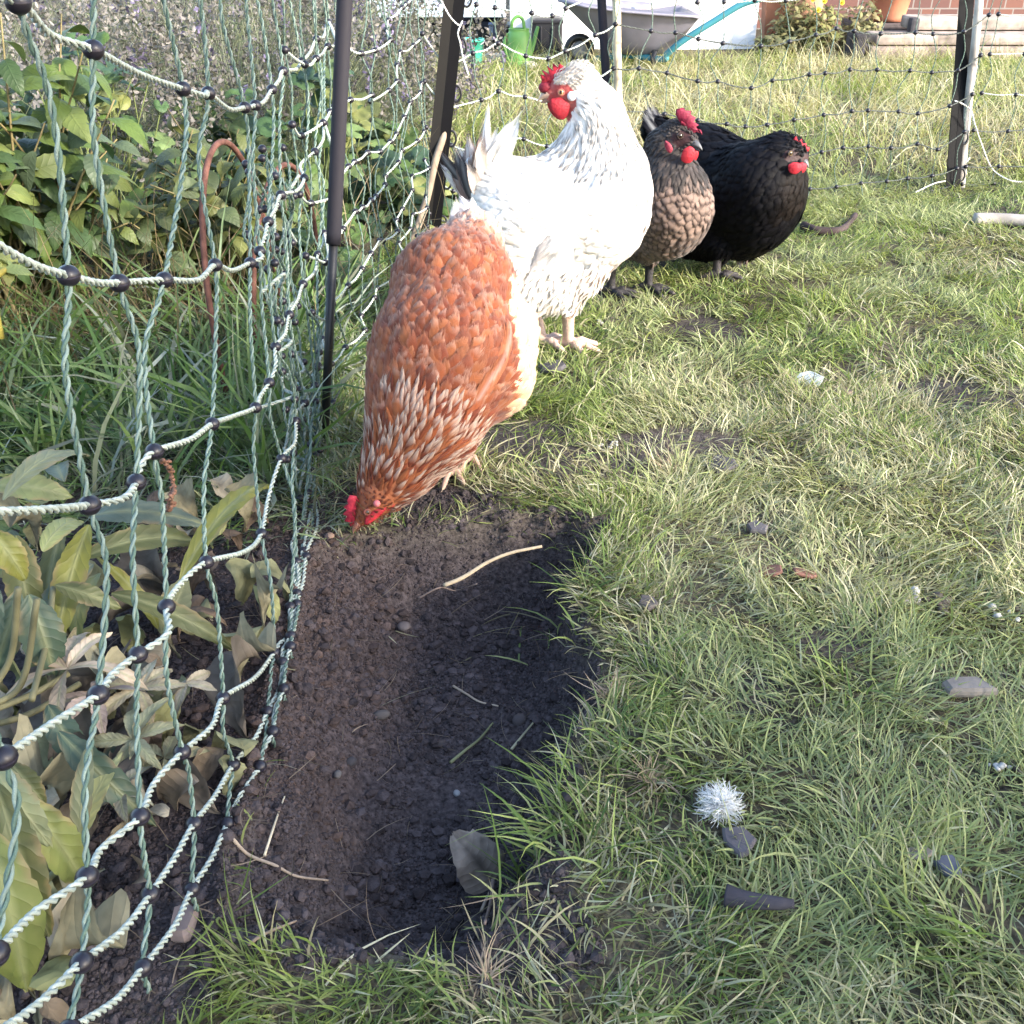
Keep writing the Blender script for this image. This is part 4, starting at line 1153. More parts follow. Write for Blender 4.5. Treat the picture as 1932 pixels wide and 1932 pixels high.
top1 = NODES[0] + np.array([0, .006, .12]) + .008 * rng.normal(size=NODES[0].shape)
top2 = top1 + np.array([0, -.006, .12]) + .008 * rng.normal(size=NODES[0].shape)
ALLN = np.concatenate([[top2], [top1], NODES])
P1_BASE, P1_TOP = G(612, 832), PY(650, 0, 1.24)
P1_AX = norm(P1_TOP - P1_BASE)
beads = []
def bead_mesh(root, p, ax, r=0.0054):
    V, F = ball(p, r, 16, 12, (1, 1, .92))
    mb = MB(); mb.add(V, F, (.014, .012, .018))
    # two holes where the cords run through, and the seam
    V, F = tube(np.array([p - [0, 0, .0004], p + [0, 0, .0004]]), r * 1.03, 20, False); mb.add(V, F, (.03, .026, .04))
    return mb.build('bead', MAT['bead'], root)
for r in range(ALLN.shape[0]):
    pts = [ALLN[r][0]]
    for k in range(1, ALLN.shape[1]):
        a, b = ALLN[r][k - 1], ALLN[r][k]
        l = np.linalg.norm(b - a)
        pts.append((a + b) / 2 + np.array([.004 * rng.normal(), 0, -0.05 * l * rng.random()])); pts.append(b)
    if r < 7:
        g = P1_BASE + P1_AX * ((ALLN[r][-1][2] + .0) / P1_AX[2]); pts.append(g)
    P = spline(np.array(pts), 8)
    P[:, 2] = np.maximum(P[:, 2], ground_z(P[:, 0], P[:, 1]) + .002)
    mb = MB(); rope(mb, P, .00195, [WHT, WHT * .72 + GRN * .25], .014)
    mb.build('line_cord', MAT['rope'], near)
for k in range(ALLN.shape[1]):
    pts = []
    for r in range(ALLN.shape[0]):
        pts.append(ALLN[r][k])
        if r < ALLN.shape[0] - 1:
            a, b = ALLN[r][k], ALLN[r + 1][k]; l = np.linalg.norm(b - a)
            sgn = 1 if (r + k) % 2 else -1
            pts.append(a * .62 + b * .38 + np.array([.03 * l * rng.normal(), sgn * .11 * l * (0.6 + .6 * rng.random()), 0]))
    e = ALLN[-1][k].copy(); e[2] -= .02; pts.append(e)
    P = spline(np.array(pts), 8)
    P[:, 2] = np.maximum(P[:, 2], ground_z(P[:, 0], P[:, 1]) + .001)
    mb = MB(); rope(mb, P, .0017, [GRN * 1.25, BLU * .85], .016)
    mb.build('stay_cord', MAT['rope'], near)
b0 = None
for r in range(1, ALLN.shape[0]):
    for k in range(ALLN.shape[1]):
        p = ALLN[r][k]
        if b0 is None:
            b0 = bead_mesh(near, p, None); bp = p
        else:
            c = b0.copy(); COL.objects.link(c); c.parent = near
            c.location = [float(x) for x in (p - bp)]
            # keep the copy turning about its own place
            continue
# a second, rumpled layer of spare net where the panel was folded back on itself by the post
def bead_parts(root, pts, r):
    V, F = ball(pts[0], r, 12, 9, (1, 1, .9)); m = MB(); m.add(V, F, (.014, .012, .018)); o = m.build('bead', MAT['bead'], root)
    for q in pts[1:100]:
        c = o.copy(); COL.objects.link(c); c.parent = root; c.location = [float(x) for x in (np.asarray(q) - pts[0])]
    if len(pts) > 100:
        m = MB()
        for q in pts[100:]:
            V, F = ball(q, r, 10, 7, (1, 1, .9)); m.add(V, F, (.014, .012, .018))
        m.build('bead', MAT['bead'], root)['kind'] = 'stuff'
FB = []
mb = MB()
for k in range(7):
    y0 = 1.00 + .026 * k
    col = []
    for r in range(8):
        z = .02 + .05 * r
        col.append(np.array([fence_x(y0) - .010 + .009 * rng.normal(), y0 + .009 * rng.normal(), z + .008 * rng.normal()]))
    P = spline(np.array(col), 8); P[:, 1] += .010 * np.sin(P[:, 2] * 95 + k)
    rope(mb, P, .0016, [GRN * 1.2, BLU * .6], .014)
    for p in col[::1]:
        FB.append(p)
for r in range(6):
    P = spline(np.array([[fence_x(y) - .010 + .008 * rng.normal(), y, .02 + .06 * r + .010 * rng.normal() - .06 * (1.16 - y)] for y in np.linspace(.99, 1.17, 7)]), 8)
    rope(mb, P, .0019, [WHT * .8, BLU * .8, WHT * .7], .012)
fold = empty('folded_netting', (fence_x(1.0), 1.0, 0), 'rumpled spare netting bunched against the round grey post', 'netting', 'netting panels round the run')
mb.build('cord', MAT['rope'], fold); bead_parts(fold, FB, .0046)
def net_panel(label, p0, p1, rows, n, seed, sag=.012, thin=1.0, slackx=.02, white_from=2, rr=.0045, lean=(0, 0, 0), ends=True):
    r_ = np.random.default_rng(seed)
    p0, p1 = np.asarray(p0, float), np.asarray(p1, float); lean = np.asarray(lean, float)
    root = empty('electric_netting', (*(p0 + p1)[:2] / 2, 0), label, 'netting', 'netting panels round the run')
    u = np.linspace(0, 1, n)
    lat = np.cross(norm(p1 - p0), UPZ)
    ph = r_.random() * 6
    nodes = []
    for z in rows:
        q = p0 + (p1 - p0) * u[:, None] + lean * z
        q[:, 2] = z + ground_z(q[:, 0], q[:, 1]) - sag * np.sin(u * np.pi) - sag * 1.2 * (np.sin(u * 11 + ph + z * 3) * .5 + .5) * min(1, z * 6) + .004 * r_.normal(size=n) * min(1, z * 8)
        q += norm(p1 - p0) * (slackx * .35 * r_.normal(size=n) * (.3 + min(1, z * 4)))[:, None] + lat * (.008 * r_.normal(size=n))[:, None]
        q[0] = p0 + lean * z; q[0][2] = z; q[-1] = p1 + lean * z; q[-1][2] = z
        nodes.append(q)
    nodes = np.array(nodes)
    mb = MB(); bp_ = []
    for i, q in enumerate(nodes):
        pts = [q[0]]
        for k in range(1, n):
            pts.append((q[k] + q[k - 1]) / 2 - [0, 0, .004 * r_.random()]); pts.append(q[k])
        live = i >= white_from
        rope(mb, spline(np.array(pts), 5), .0019 * thin, [WHT * 1.15 if live else np.array([.060, .066, .062]), WHT if live else np.array([.10, .115, .10])], .014, 4, .0035)
    for k in range(n):
        pts = []
        for i in range(len(rows)):
            pts.append(nodes[i][k])
            if i < len(rows) - 1:
                a, b = nodes[i][k], nodes[i + 1][k]; l = np.linalg.norm(b - a)
                pts.append((a + b) / 2 + norm(p1 - p0) * (.16 * l * r_.normal() * .6) + lat * .05 * l * r_.normal())
        rope(mb, spline(np.array(pts), 5), .0014 * thin, [GRN * 1.2, BLU * .55 + GRN * .3], .015, 4, .004)
        for i in range(len(rows)):
            bp_.append(nodes[i][k])
    bp_.sort(key=lambda q: -q[2])
    mb.build('cord', MAT['rope'], root); bead_parts(root, bp_, rr)
    return root
RZ = [.008, .05, .135, .22, .305, .39, .47, .55]
P2 = G(812, 448); P4 = G(1797, 357); P3 = np.array([.215, 2.36, 0.0]); P5 = np.array([2.35, 2.78, 0])
net_panel('netting panel behind the orange hen, running from the round grey post to the black post', P1_BASE, P2 * [1, .97, 1], [.006, .04, .10, .17, .24, .31, .385, .46, .54], 15, 3, .018, 1.0, .02, rr=.0048)
net_panel('netting panel behind the white hen, from the tall black post to the thin grey pole', P2, P3, RZ, 9, 4, .03, 1.1, .02, rr=.0056)
net_panel('netting panel with white sagging cords behind the grey and black hens', P3, P4, RZ, 15, 6, .022, .95, .02, rr=.0056, white_from=6)
net_panel('netting panel right of the black clip post with the white cord', P4 + np.array([.03, .02, 0]), P5, RZ, 15, 7, .012, .9, .015, rr=.0056, white_from=3)

# ------------------------------------------------------------------ posts and canes
def pole(name, label, cat, base, top, r, col, mat, ext=.25, spike=None, group=None, nodes=None, seed=0):
    base, top = np.asarray(base, float), np.asarray(top, float)
    ax = norm(top - base); top = top + ax * ext
    root = empty(name, base, label, cat, group)
    mb = MB()
    b = base - ax * .03
    if spike:
        s = base + ax * spike
        V, F = tube(np.array([b, s]), r * .62, 12); 
        m2 = MB(); m2.add(V, F, (.012, .012, .013)); m2.build('spike', MAT['plastic'], root)
        b = s - ax * .01
    L = np.linalg.norm(top - b); t = np.linspace(0, 1, 40)
    P = b + ax * (t * L)[:, None]
    rad = np.full(40, r)
    if nodes:
        r_ = np.random.default_rng(seed)
        P = P + (.0025 * np.sin(t * 9 + seed))[:, None] * np.array([1, .3, 0])
        P, s = resample(P, .006); rad = np.full(len(P), r) * (1 - .12 * s / s[-1])
        cc = np.full((len(P), 1), 1.0)
        for q in np.arange(.06 + .05 * r_.random(), s[-1], nodes):
            w_ = np.exp(-((s - q) / .006) ** 2); rad = rad * (1 + .16 * w_); cc = cc * (1 - .45 * np.exp(-((s - q - .006) / .004) ** 2))[:, None]
        V, F = tube(P, rad, 12); mb.add(V, F, np.repeat(np.asarray(col) * cc, 12, 0))
    else:
        V, F = tube(P, rad, 16); mb.add(V, F, col)
    mb.build('shaft', MAT[mat], root)
    return root
pole('fence_post', 'round grey plastic post leaning in the bunched netting, on a black spike', 'post', P1_BASE, P1_TOP, .0088, (.026, .024, .030), 'post', .25, .26, 'posts of the netting')
def clip_post(label, base, top, width, toward, seed, fl):
    """L shaped plastic stake with clips down one edge"""
    base, top = np.asarray(base, float), np.asarray(top, float)
    ax = norm(top - base); top = top + ax * .28; base = base - ax * .03
    root = empty('fence_post', base, label, 'post', 'posts of the netting')
    side = norm(np.cross(ax, np.asarray(toward, float))); front = np.cross(side, ax)
    th = .005
    def plate(c0, w_vec, t_vec, name, col):
        prof = [(-.5, -.5), (.5, -.5), (.5, .5), (-.5, .5)]
        V = []
        for p in (base, top):
            for a, b in prof: V.append(p + c0 + w_vec * a + t_vec * b)
        V = np.array(V)
        F = np.array([[0, 1, 5, 4], [1, 2, 6, 5], [2, 3, 7, 6], [3, 0, 4, 7], [3, 2, 1, 0], [4, 5, 6, 7]])
        mb = MB(); mb.add(V, F, col); return mb.build(name, MAT['post'], root, False)
    plate(side * width * -.24, side * width * .50, front * th, 'web', (.006, .0056, .0065))
    plate(side * width * .02 + front * width * .22, side * th, front * width * .55, 'rib', (.008, .008, .009))
    plate(side * width * .27, side * width * .46, front * th, 'flange', fl)
    L = np.linalg.norm(top - base)
    for q in np.arange(.05, L - .05, .085):
        c = base + ax * q - side * width * .56
        mb = MB()
        P = spline(np.array([c + side * .006, c - side * .004, c - side * .009 + ax * .012, c - side * .004 + ax * .026, c + side * .006 + ax * .028]), 4)
        V, F = tube(P, .0025, 6); mb.add(V, F, (.013, .012, .014)); mb.build('clip', MAT['plastic'], root)
    return root
clip_post('tall black clip post with a pale flange, leaning behind the orange hen', P2, PY(858, 0, 2.16), .040, (0, 1, 0), 1, (.022, .020, .018))
clip_post('black clip post standing alone in the lawn at the far netting corner', P4, PY(1824, 0, 2.70), .034, (0, 1, 0), 2, (.010, .0095, .010))
b3 = np.array([.235, 2.40, 0]); 
pole('fence_post', 'thin dark grey pole rising behind the white hen beside a bamboo cane', 'post', b3, PY(1135, 0, 2.44), .0095, (.024, .022, .030), 'post', .3, None, 'posts of the netting')
pole('bamboo_cane', 'pale bamboo cane with brown nodes behind the white hen', 'cane', np.array([.255, 2.38, 0]), PY(1161, 0, 2.42), .0095, (.62, .50, .34), 'wood', .3, None, 'canes holding the netting', .20, 2)
pole('bamboo_cane', 'weathered grey cane leaning beside the black post on the lawn', 'cane', G(1813, 352), PY(1846, 0, 2.66), .0105, (.42, .38, .34), 'wood', .3, None, 'canes holding the netting', .24, 3)
pole('bamboo_cane', 'short tan cane slanting behind the tall black clip post', 'cane', G(778, 462), PY(836, 262, 2.16), .0080, (.27, .21, .155), 'wood', .02, None, 'canes holding the netting', .22, 4)
# white string ties on the clip posts
def string(label, pts, r=.0016):
    mb = MB(); rope(mb, spline(np.array(pts), 8), r, [np.array([.75, .74, .70]), np.array([.66, .65, .62])], .012)
    return tag(mb.build('string_tie', MAT['rope']), label, 'string', 'white strings tied to the posts')
string('white string knotted round the tall black post top', [PY(832, 0, 2.10), PY(848, 30, 2.10), PY(866, 48, 2.11), PY(872, 40, 2.11), PY(864, 62, 2.105), PY(868, 80, 2.11), PY(873, 105, 2.11), PY(884, 142, 2.10)])
string('white string tied from black post to grey cane and hanging into the grass', [PY(1801, 190, 2.60), PY(1816, 196, 2.61), PY(1832, 208, 2.62), PY(1838, 230, 2.62), PY(1852, 272, 2.63), PY(1872, 318, 2.64), G(1900, 355) + [0, 0, .02], G(1935, 352) + [0, 0, .01]])
string('loose white string trailing from the foot of the far black post', [G(1822, 335) + [0, 0, .05], G(1800, 350) + [0, 0, .02], G(1760, 362) + [0, 0, .02], G(1725, 375) + [0, 0, .015]])
# rusty hoops and rods
def hoop(label, a, apex, b, r=.0042):
    a, apex, b = map(lambda q: np.asarray(q, float), (a, apex, b))
    top = apex; 
    t = np.linspace(0, 1, 40)[:, None]; sn = np.sin(np.pi * t)
    P = lerp(a, b, (1 - np.cos(np.pi * t)) / 2) + (top - (a + b) / 2) * np.clip(sn, 0, 1) ** .75
    pts = np.vstack([a - [0, 0, .02], P[1:-1], b - [0, 0, .02]])
    mb = MB(); V, F = tube(pts, r, 10); mb.add(V, F, (.115, .052, .040))
    return tag(mb.build('wire_hoop', MAT['rust']), label, 'hoop', 'rusty wire hoops in the bed')
hoop('taller rusty wire hoop nearer the leafy shrub', G(428, 748), PY(412, 270, 1.45), G(536, 604))
hoop('shorter rusty wire hoop beside the taller one', G(486, 690), PY(530, 314, 1.58), G(604, 560))
for lab, a, b in (('long rusty rod lying between the wire hoops', G(392, 612) + [0, 0, .02], G(512, 522) + [0, 0, .03]), ('short rusty rod lying by the foot of the shorter hoop', G(498, 628) + [0, 0, .015], G(586, 548) + [0, 0, .03])):
    mb = MB(); V, F = tube(spline(np.array([a, (a + b) / 2 + [0, 0, .004], b]), 6), .0048, 10); mb.add(V, F, (.19, .11, .085))
    tag(mb.build('rusty_rod', MAT['rust']), lab, 'rod', 'rusty rods')
# ------------------------------------------------------------------ plants of the bed
def PX(px, py, x):
    r = ray(px, py); t = x / r[0]
    return np.array([0, 0, CAM_H]) + r * t
SERR = np.array([.10, .45, .62, .82, .86, 1.0, .93, .97, .80, .76, .52, .40, .06])
SMOOTHL = np.array([.12, .55, .85, 1.0, .95, .75, .42, .05])
def leafy(root, base, tips, per, L, W, cols, seed, prof=SERR, start=.35, droop=.7, stemr=.0022, stemcol=(.16, .13, .06), up=.5, part='foliage', stuffy=True, flat=False):
    r_ = np.random.default_rng(seed)
    st = MB(); P, D, Nn, Ls, Ws, C = [], [], [], [], [], []
    for tp in tips:
        b = base + np.array([.05 * r_.normal(), .05 * r_.normal(), 0])
        mid = (b + tp) / 2 + np.array([.03 * r_.normal(), .03 * r_.normal(), .04])
        Q = spline(np.array([b, mid, tp]), 6)
        V, F = tube(Q, np.linspace(stemr, stemr * .4, len(Q)), 6); st.add(V, F, np.asarray(stemcol) * (.7 + .6 * r_.random()))
        a0 = r_.random() * 6.28
        for k in range(per):
            t = start + (1 - start) * (k + .5) / per
            p = np.array([np.interp(t, np.linspace(0, 1, len(Q)), Q[:, i]) for i in range(3)])
            a = a0 + k * 2.4
            rad = np.array([math.cos(a), math.sin(a), 0])
            d = norm(rad + np.array([0, 0, .35 * r_.normal() + .2]))
            n = norm(np.array([0, 0, 1.0]) * up + norm(p - base + [0, 0, .01]) * .45 + .3 * r_.normal(size=3) - np.array([0, .25, 0]))
            P.append(p); D.append(d); Nn.append(n); s = .6 + .6 * r_.random(); Ls.append(L * s); Ws.append(W * s)
            C.append(np.asarray(cols[r_.integers(0, len(cols))]) * (.75 + .5 * r_.random()))
    V, F, U = cards(np.array(P), np.array(D), np.array(Nn), Ls, Ws, prof, 5, .15, droop, .10, .05, .04, .25, r_.normal(0, .3, len(P)), .02, seed)
    mb = MB(); mb.add(V, F, np.repeat(np.array(C), len(prof) * 5, 0), U)
    st.build('stem', MAT['stem'], root)
    return mb.build(part, MAT['leaf'], root)
def tips_in(c, rad, n, seed, zmin=.05):
    r_ = np.random.default_rng(seed); out = []
    while len(out) < n:
        v = r_.normal(size=3); v = v / np.linalg.norm(v) * r_.random() ** .25
        p = np.asarray(c) + v * np.asarray(rad)
        if p[2] > zmin: out.append(p)
    return out
SHR = [(.070, .105, .022), (.090, .130, .030), (.050, .085, .030), (.125, .155, .045), (.080, .110, .060)]
s1 = empty('leafy_shrub', (-.80, 1.62, -.02), 'bushy shrub with pointed veined green leaves at the far left', 'shrub')
leafy(s1, np.array([-.80, 1.62, -.02]), tips_in((-.80, 1.60, .30), (.26, .22, .22), 62, 61), 11, .070, .032, SHR, 62, stemr=.003)
s2 = empty('leafy_shrub', (-.52, 1.78, -.02), 'smaller shrub of rounder olive leaves between the big shrub and the hoops', 'shrub')
leafy(s2, np.array([-.52, 1.78, -.02]), tips_in((-.52, 1.76, .17), (.18, .16, .15), 34, 63), 9, .050, .032, [(.085, .10, .028), (.11, .12, .036), (.065, .085, .036)], 64, SMOOTHL)
w1 = empty('weed_stalk', PX(8, 600, -.62), 'fat yellow stemmed weed with pale leaves at the left edge', 'plant')
leafy(w1, np.array(PX(2, 640, -.62)), [PX(30, 500, -.60), PX(-5, 490, -.62), PX(14, 480, -.64)], 7, .030, .018, [(.26, .27, .08), (.20, .24, .08)], 65, SMOOTHL, stemr=.006, stemcol=(.34, .28, .06), start=.7)
# palmate clumps
def palmate(root, c, rad, n, R0, cols, seed, h=(.03, .14)):
    r_ = np.random.default_rng(seed)
    a = r_.random(n) * 6.28; q = r_.random(n) ** .6
    P = np.stack([c[0] + rad[0] * q * np.cos(a), c[1] + rad[1] * q * np.sin(a), np.zeros(n)], -1)
    P[:, 2] = ground_z(P[:, 0], P[:, 1]) + h[0] + (h[1] - h[0]) * (1 - q ** 2) * (.5 + .7 * r_.random(n))
    Rr = R0 * (.55 + .75 * r_.random(n)); m = 28
    nrm = norm(np.stack([.5 * q * np.cos(a) + .35 * r_.normal(size=n), .5 * q * np.sin(a) - .35 + .35 * r_.normal(size=n), np.ones(n)], -1))
    t1 = norm(np.cross(nrm, r_.normal(size=(n, 3)))); t2 = np.cross(nrm, t1)
    th = np.linspace(-2.75, 2.75, m)
    lob = .62 + .30 * np.abs(np.cos(th * 1.27)) ** .6 + .07 * np.cos(th * 15)
    V = [P[:, None]]
    for f, cup in ((.45, .10), (.8, .13), (1.0, .02)):
        rr = Rr[:, None] * f * (lob if f == 1 else (lob * .5 + .5 * lob.mean())) 
        zz = Rr[:, None] * (cup + .07 * np.cos(th * 3.8 + r_.random((n, 1)) * 6) * f)
        V.append(P[:, None] + (rr * np.cos(th))[..., None] * t1[:, None] + (rr * np.sin(th))[..., None] * t2[:, None] + zz[..., None] * nrm[:, None])
    V = np.concatenate(V, 1); k = V.shape[1]
    j = np.arange(m - 1)
    F3 = np.stack([np.zeros(m - 1, int), 1 + j, 2 + j], -1)
    F4 = np.concatenate([np.stack([1 + m * r + j, 1 + m * (r + 1) + j, 2 + m * (r + 1) + j, 2 + m * r + j], -1) for r in (0, 1)])
    off = (np.arange(n) * k)[:, None, None]
    C = np.asarray(cols)[r_.integers(0, len(cols), n)] * (.7 + .6 * r_.random((n, 1)))
    U = np.zeros((n, k, 3)); U[:, 0, 0] = 0
    for r, f in enumerate((.45, .8, 1.0)): U[:, 1 + m * r:1 + m * (r + 1), 0] = f; U[:, 1 + m * r:1 + m * (r + 1), 1] = np.sin(th * 1.27 * 2)
    mb = MB(); mb.add(V.reshape(-1, 3), [(F3[None] + off).reshape(-1, 3), (F4[None] + off).reshape(-1, 4)], np.repeat(C, k, 0), U.reshape(-1, 3))
    st = MB()
    for i in range(n):
        b = np.array([c[0] + .03 * r_.normal(), c[1] + .03 * r_.normal(), -.01])
        Q = spline(np.array([b, (b + P[i]) / 2 + [0, 0, .02], P[i]]), 4)
        Vt, Ft = tube(Q, .0012, 5, False); st.add(Vt, Ft, (.14, .17, .06))
    mb.build('foliage', MAT['leaf'], root); st.build('stem', MAT['stem'], root)
CR = [(.052, .095, .036), (.070, .122, .04), (.105, .15, .055), (.042, .078, .045), (.16, .175, .055), (.065, .11, .028)]
for i, (x, y, rx, ry, n, lab, hh) in enumerate([
    (-.52, 2.06, .22, .18, 130, 'clump of round lobed green leaves behind the taller wire hoop', .17),
    (-.22, 2.32, .20, .16, 130, 'bright clump of lobed leaves showing between grey post and black post', .12),
    (-.42, 1.84, .16, .12, 80, 'low grey green lobed leaves at the foot of the wire hoops', .10),
    (-.66, 2.42, .24, .18, 120, 'lobed leaves climbing the foot of the lavender, left of the hoops', .26),
    (-.80, 2.08, .24, .14, 90, 'dark lobed leaves rising between the big shrub and the lavender', .34),
    (-.40, 2.26, .18, .12, 80, 'lobed leaves and thin stems standing against the lavender above the hoops', .30),
    (-.95, 1.95, .20, .16, 70, 'shaded lobed leaves tucked behind the big shrub', .16),
    (-.32, 2.62, .18, .14, 80, 'far patch of lobed leaves under the lavender by the lawn edge', .14)]):
    rt = empty('cranesbill_plant', (x, y, 0), lab, 'plant', 'lobed leaf plants in the bed')
    palmate(rt, (x, y), (rx, ry), n, .030, CR, 70 + i, (.02, hh))
rt = empty('weed_patch', (-.62, 1.06, 0), 'small round grey green weeds in the grass at the left edge', 'plant')
palmate(rt, (-.66, 1.02), (.16, .12), 60, .016, [(.10, .14, .08), (.14, .18, .12), (.09, .13, .05)], 79, (.005, .05))
rt = empty('weed_patch', (-.30, 1.42, 0), 'flat little weeds on bare ground beneath the wire hoops', 'plant')
palmate(rt, (-.36, 1.42), (.13, .20), 150, .010, [(.09, .14, .06), (.12, .17, .08)], 80, (.003, .02))
# lavender
def lavender(x, y, rx, ry, n, h, lab, seed, purple=.25):
    r_ = np.random.default_rng(seed)
    root = empty('lavender_bush', (x, y, 0), lab, 'lavender', 'lavender bushes at the back of the bed')
    a = r_.random(n) * 6.28; q = np.sqrt(r_.random(n))
    P = np.stack([x + rx * .55 * q * np.cos(a), y + ry * .55 * q * np.sin(a), np.zeros(n)], -1)
    L = h * (.6 + .45 * r_.random(n)) * (1 - .25 * q)
    lean = .12 + .75 * q + .1 * r_.normal(size=n)
    az = a + .5 * r_.normal(size=n)
    V, F, tt = blades(P, az, L, np.full(n, .0026), lean, .12 * r_.normal(size=n), 4, seed)
    c = np.repeat(np.array([.20, .21, .14]) * (.6 + .8 * r_.random((n, 1))), 10, 0)
    mb = MB(); mb.add(V, F, c)
    k = 9; nl = n * k
    ti = r_.integers(0, n, nl); tq = r_.random(nl) ** .7
    Vb = V.reshape(n, 5, 2, 3).mean(2)
    f = tq * 3.999; i0 = f.astype(int); fr = (f - i0)[:, None]
    pp = Vb[ti, i0] * (1 - fr) + Vb[ti, i0 + 1] * fr
    dd = norm(r_.normal(size=(nl, 3)) + np.array([0, 0, .9]))
    cl = np.array([.13, .15, .085]) * (.3 + 1.0 * r_.random((nl, 1)))
    Vl, Fl, U = cards(pp, dd, norm(r_.normal(size=(nl, 3)) + [0, -.6, .6]), .016 + .020 * r_.random(nl), .0028, [.5, 1, .1], 3, 0, .2, .1, 0, 0, 0, 0, 0, seed)
    mb.add(Vl, Fl, np.repeat(cl, 9, 0))
    mb.build('stem', MAT['grass'], root)
    k = 14; pp = np.repeat(Vb[:, 4], k, 0) + r_.normal(size=(n * k, 3)) * np.array([.0035, .0035, .017])
    pc = np.where(np.repeat(r_.random((n, 1)) < purple, k, 0), np.array([.24, .20, .33]), np.array([.27, .245, .23])) * (.3 + .8 * np.repeat(r_.random((n, 1)), k, 0))
    Vl, Fl, U = cards(pp, norm(r_.normal(size=(n * k, 3)) + [0, 0, .6]), norm(r_.normal(size=(n * k, 3))), .011, .007, [.6, 1, .4], 3, 0, .3, .2, 0, 0, 0, 0, 0, seed + 1)
    hb = MB(); hb.add(Vl, Fl, np.repeat(pc, 9, 0)); hb.build('flower_spike', MAT['grass'], root)
lavender(-1.10, 2.30, .42, .32, 420, .54, 'grey dried lavender bush behind the leafy shrub', 81, .06)
lavender(-.62, 2.85, .45, .35, 520, .62, 'faded lavender bush with mauve spikes behind the wire hoops', 82, .16)
lavender(-.46, 3.15, .30, .28, 260, .40, 'low lavender with purple heads at the lawn edge beyond the grey post', 83, .22)
lavender(-1.6, 3.1, .5, .4, 420, .70, 'tall silvery lavender bush at the far back left corner', 84, .05)
lavender(-1.15, 3.9, .6, .4, 420, .80, 'tallest grey lavender bush far behind the others', 86, .08)
lavender(-.85, 4.3, .4, .4, 340, .60, 'far lavender bush beside the pale blue lean-to', 87, .10)
# the brown dry stalks under the shrub
mb = MB(); n = 900
P = np.stack([rng.normal(-.62, .22, n), rng.normal(1.72, .18, n), np.zeros(n)], -1)
V, F, tt = blades(P, rng.random(n) * 6.28, .10 + .2 * rng.random(n), np.full(n, .002), .2 + 1.1 * rng.random(n), .6 * rng.normal(size=n), 4, 85)
mb.add(V, F, np.repeat(np.array([.20, .15, .085]) * (.4 + 1.0 * rng.random((n, 1))), 10, 0))
tag(mb.build('dead_stalks', MAT['grass'], None, True), 'tangle of brown dead stalks under the shrubs', 'stalks', kind='stuff')

# ------------------------------------------------------------------ broad leaved hellebore by the net
HEL = np.array([.10, .14, .045, .20, .22, .05])
def bigleaf(root, a, b, wpx, col, nrm, seed, mat='leaf', name='leaf', fold=.25, droop=.5, wave=.03, curl=0, prof=SERR):
    a, b = np.asarray(a), np.asarray(b); L = np.linalg.norm(b - a); d = (b - a) / L
    W = M(wpx, (a + b) / 2)
    V, F, U = cards(a[None], d[None], norm(np.asarray(nrm, float))[None], L * 1.06, W, np.interp(np.linspace(0, 12, 25), np.arange(13), prof) * np.where(np.arange(25) % 2, 1.0, .93), 7, droop * .45, droop, .05, .02, .05, fold, curl, wave, seed)
    r_ = np.random.default_rng(seed)
    cc = np.tile(np.asarray(col, float), (len(V), 1))
    nz = fbm(U[:, 0] * 3 + seed, U[:, 1] * 2, 2.0, 3, seed)
    cc = cc * (.75 + .5 * nz[:, None])
    edge = sstep(.55, 1.0, np.abs(U[:, 1])) * sstep(.45, .62, nz)
    cc = lerp(cc, np.array([.23, .16, .08]), (edge * .7)[:, None])
    mid = (np.abs(U[:, 1]) < .1)[:, None]
    cc = np.where(mid, lerp(cc, np.array([.28, .28, .14]), .5), cc)
    mb = MB(); mb.add(V, F, cc, U)
    return mb.build(name, MAT[mat], root)
TEAL, YEL, OLV, PAL, TAN = (.050, .078, .052), (.165, .165, .036), (.080, .088, .032), (.165, .175, .095), (.25, .20, .14)
hb = empty('hellebore_plant', (-.36, .72, 0), 'hellebore with large toothed teal and yellowing leaves behind the near netting', 'plant', 'hellebores in the bed')
for i, (a, b, w_, c, xp, nr) in enumerate([
    ((54, 1122), (100, 1266), 84, TEAL, -.355, (.5, -.75, .6)), ((34, 1112), (6, 1278), 66, TEAL, -.375, (.6, -.7, .5)), ((-20, 1000), (36, 1086), 60, YEL, -.37, (.4, -.6, .8)),
    ((168, 990), (84, 1030), 66, YEL, -.36, (.2, -.5, .9)), ((6, 944), (136, 982), 52, PAL, -.38, (.1, -.3, 1)), ((150, 1056), (264, 1122), 56, OLV, -.36, (.3, -.5, .9)),
    ((104, 1104), (170, 1150), 42, OLV, -.365, (.2, -.6, .8)), ((340, 1094), (452, 1126), 46, YEL, -.285, (.1, -.5, 1)), ((298, 1186), (276, 1082), 30, YEL, -.31, (.8, -.6, .2)),
    ((304, 1196), (346, 1102), 62, PAL, -.31, (.3, -.8, .5)), ((30, 1010), (60, 1180), 70, OLV, -.40, (.3, -.6, .7)), ((120, 1000), (40, 960), 50, OLV, -.40, (.1, -.4, .9)),
    ((-10, 1100), (-40, 1260), 70, TEAL, -.36, (.5, -.7, .5)), ((210, 1120), (300, 1230), 46, OLV, -.33, (.2, -.5, .9)), ((80, 1040), (150, 1010), 50, (.20, .22, .09), -.375, (.1, -.5, .9))]):
    bigleaf(hb, PX(*a, xp), PX(*b, xp + .01), w_, c, nr, 200 + i, fold=.3 if i % 2 else .1, droop=.5 + .4 * (i % 3) / 2)
r_ = np.random.default_rng(88)
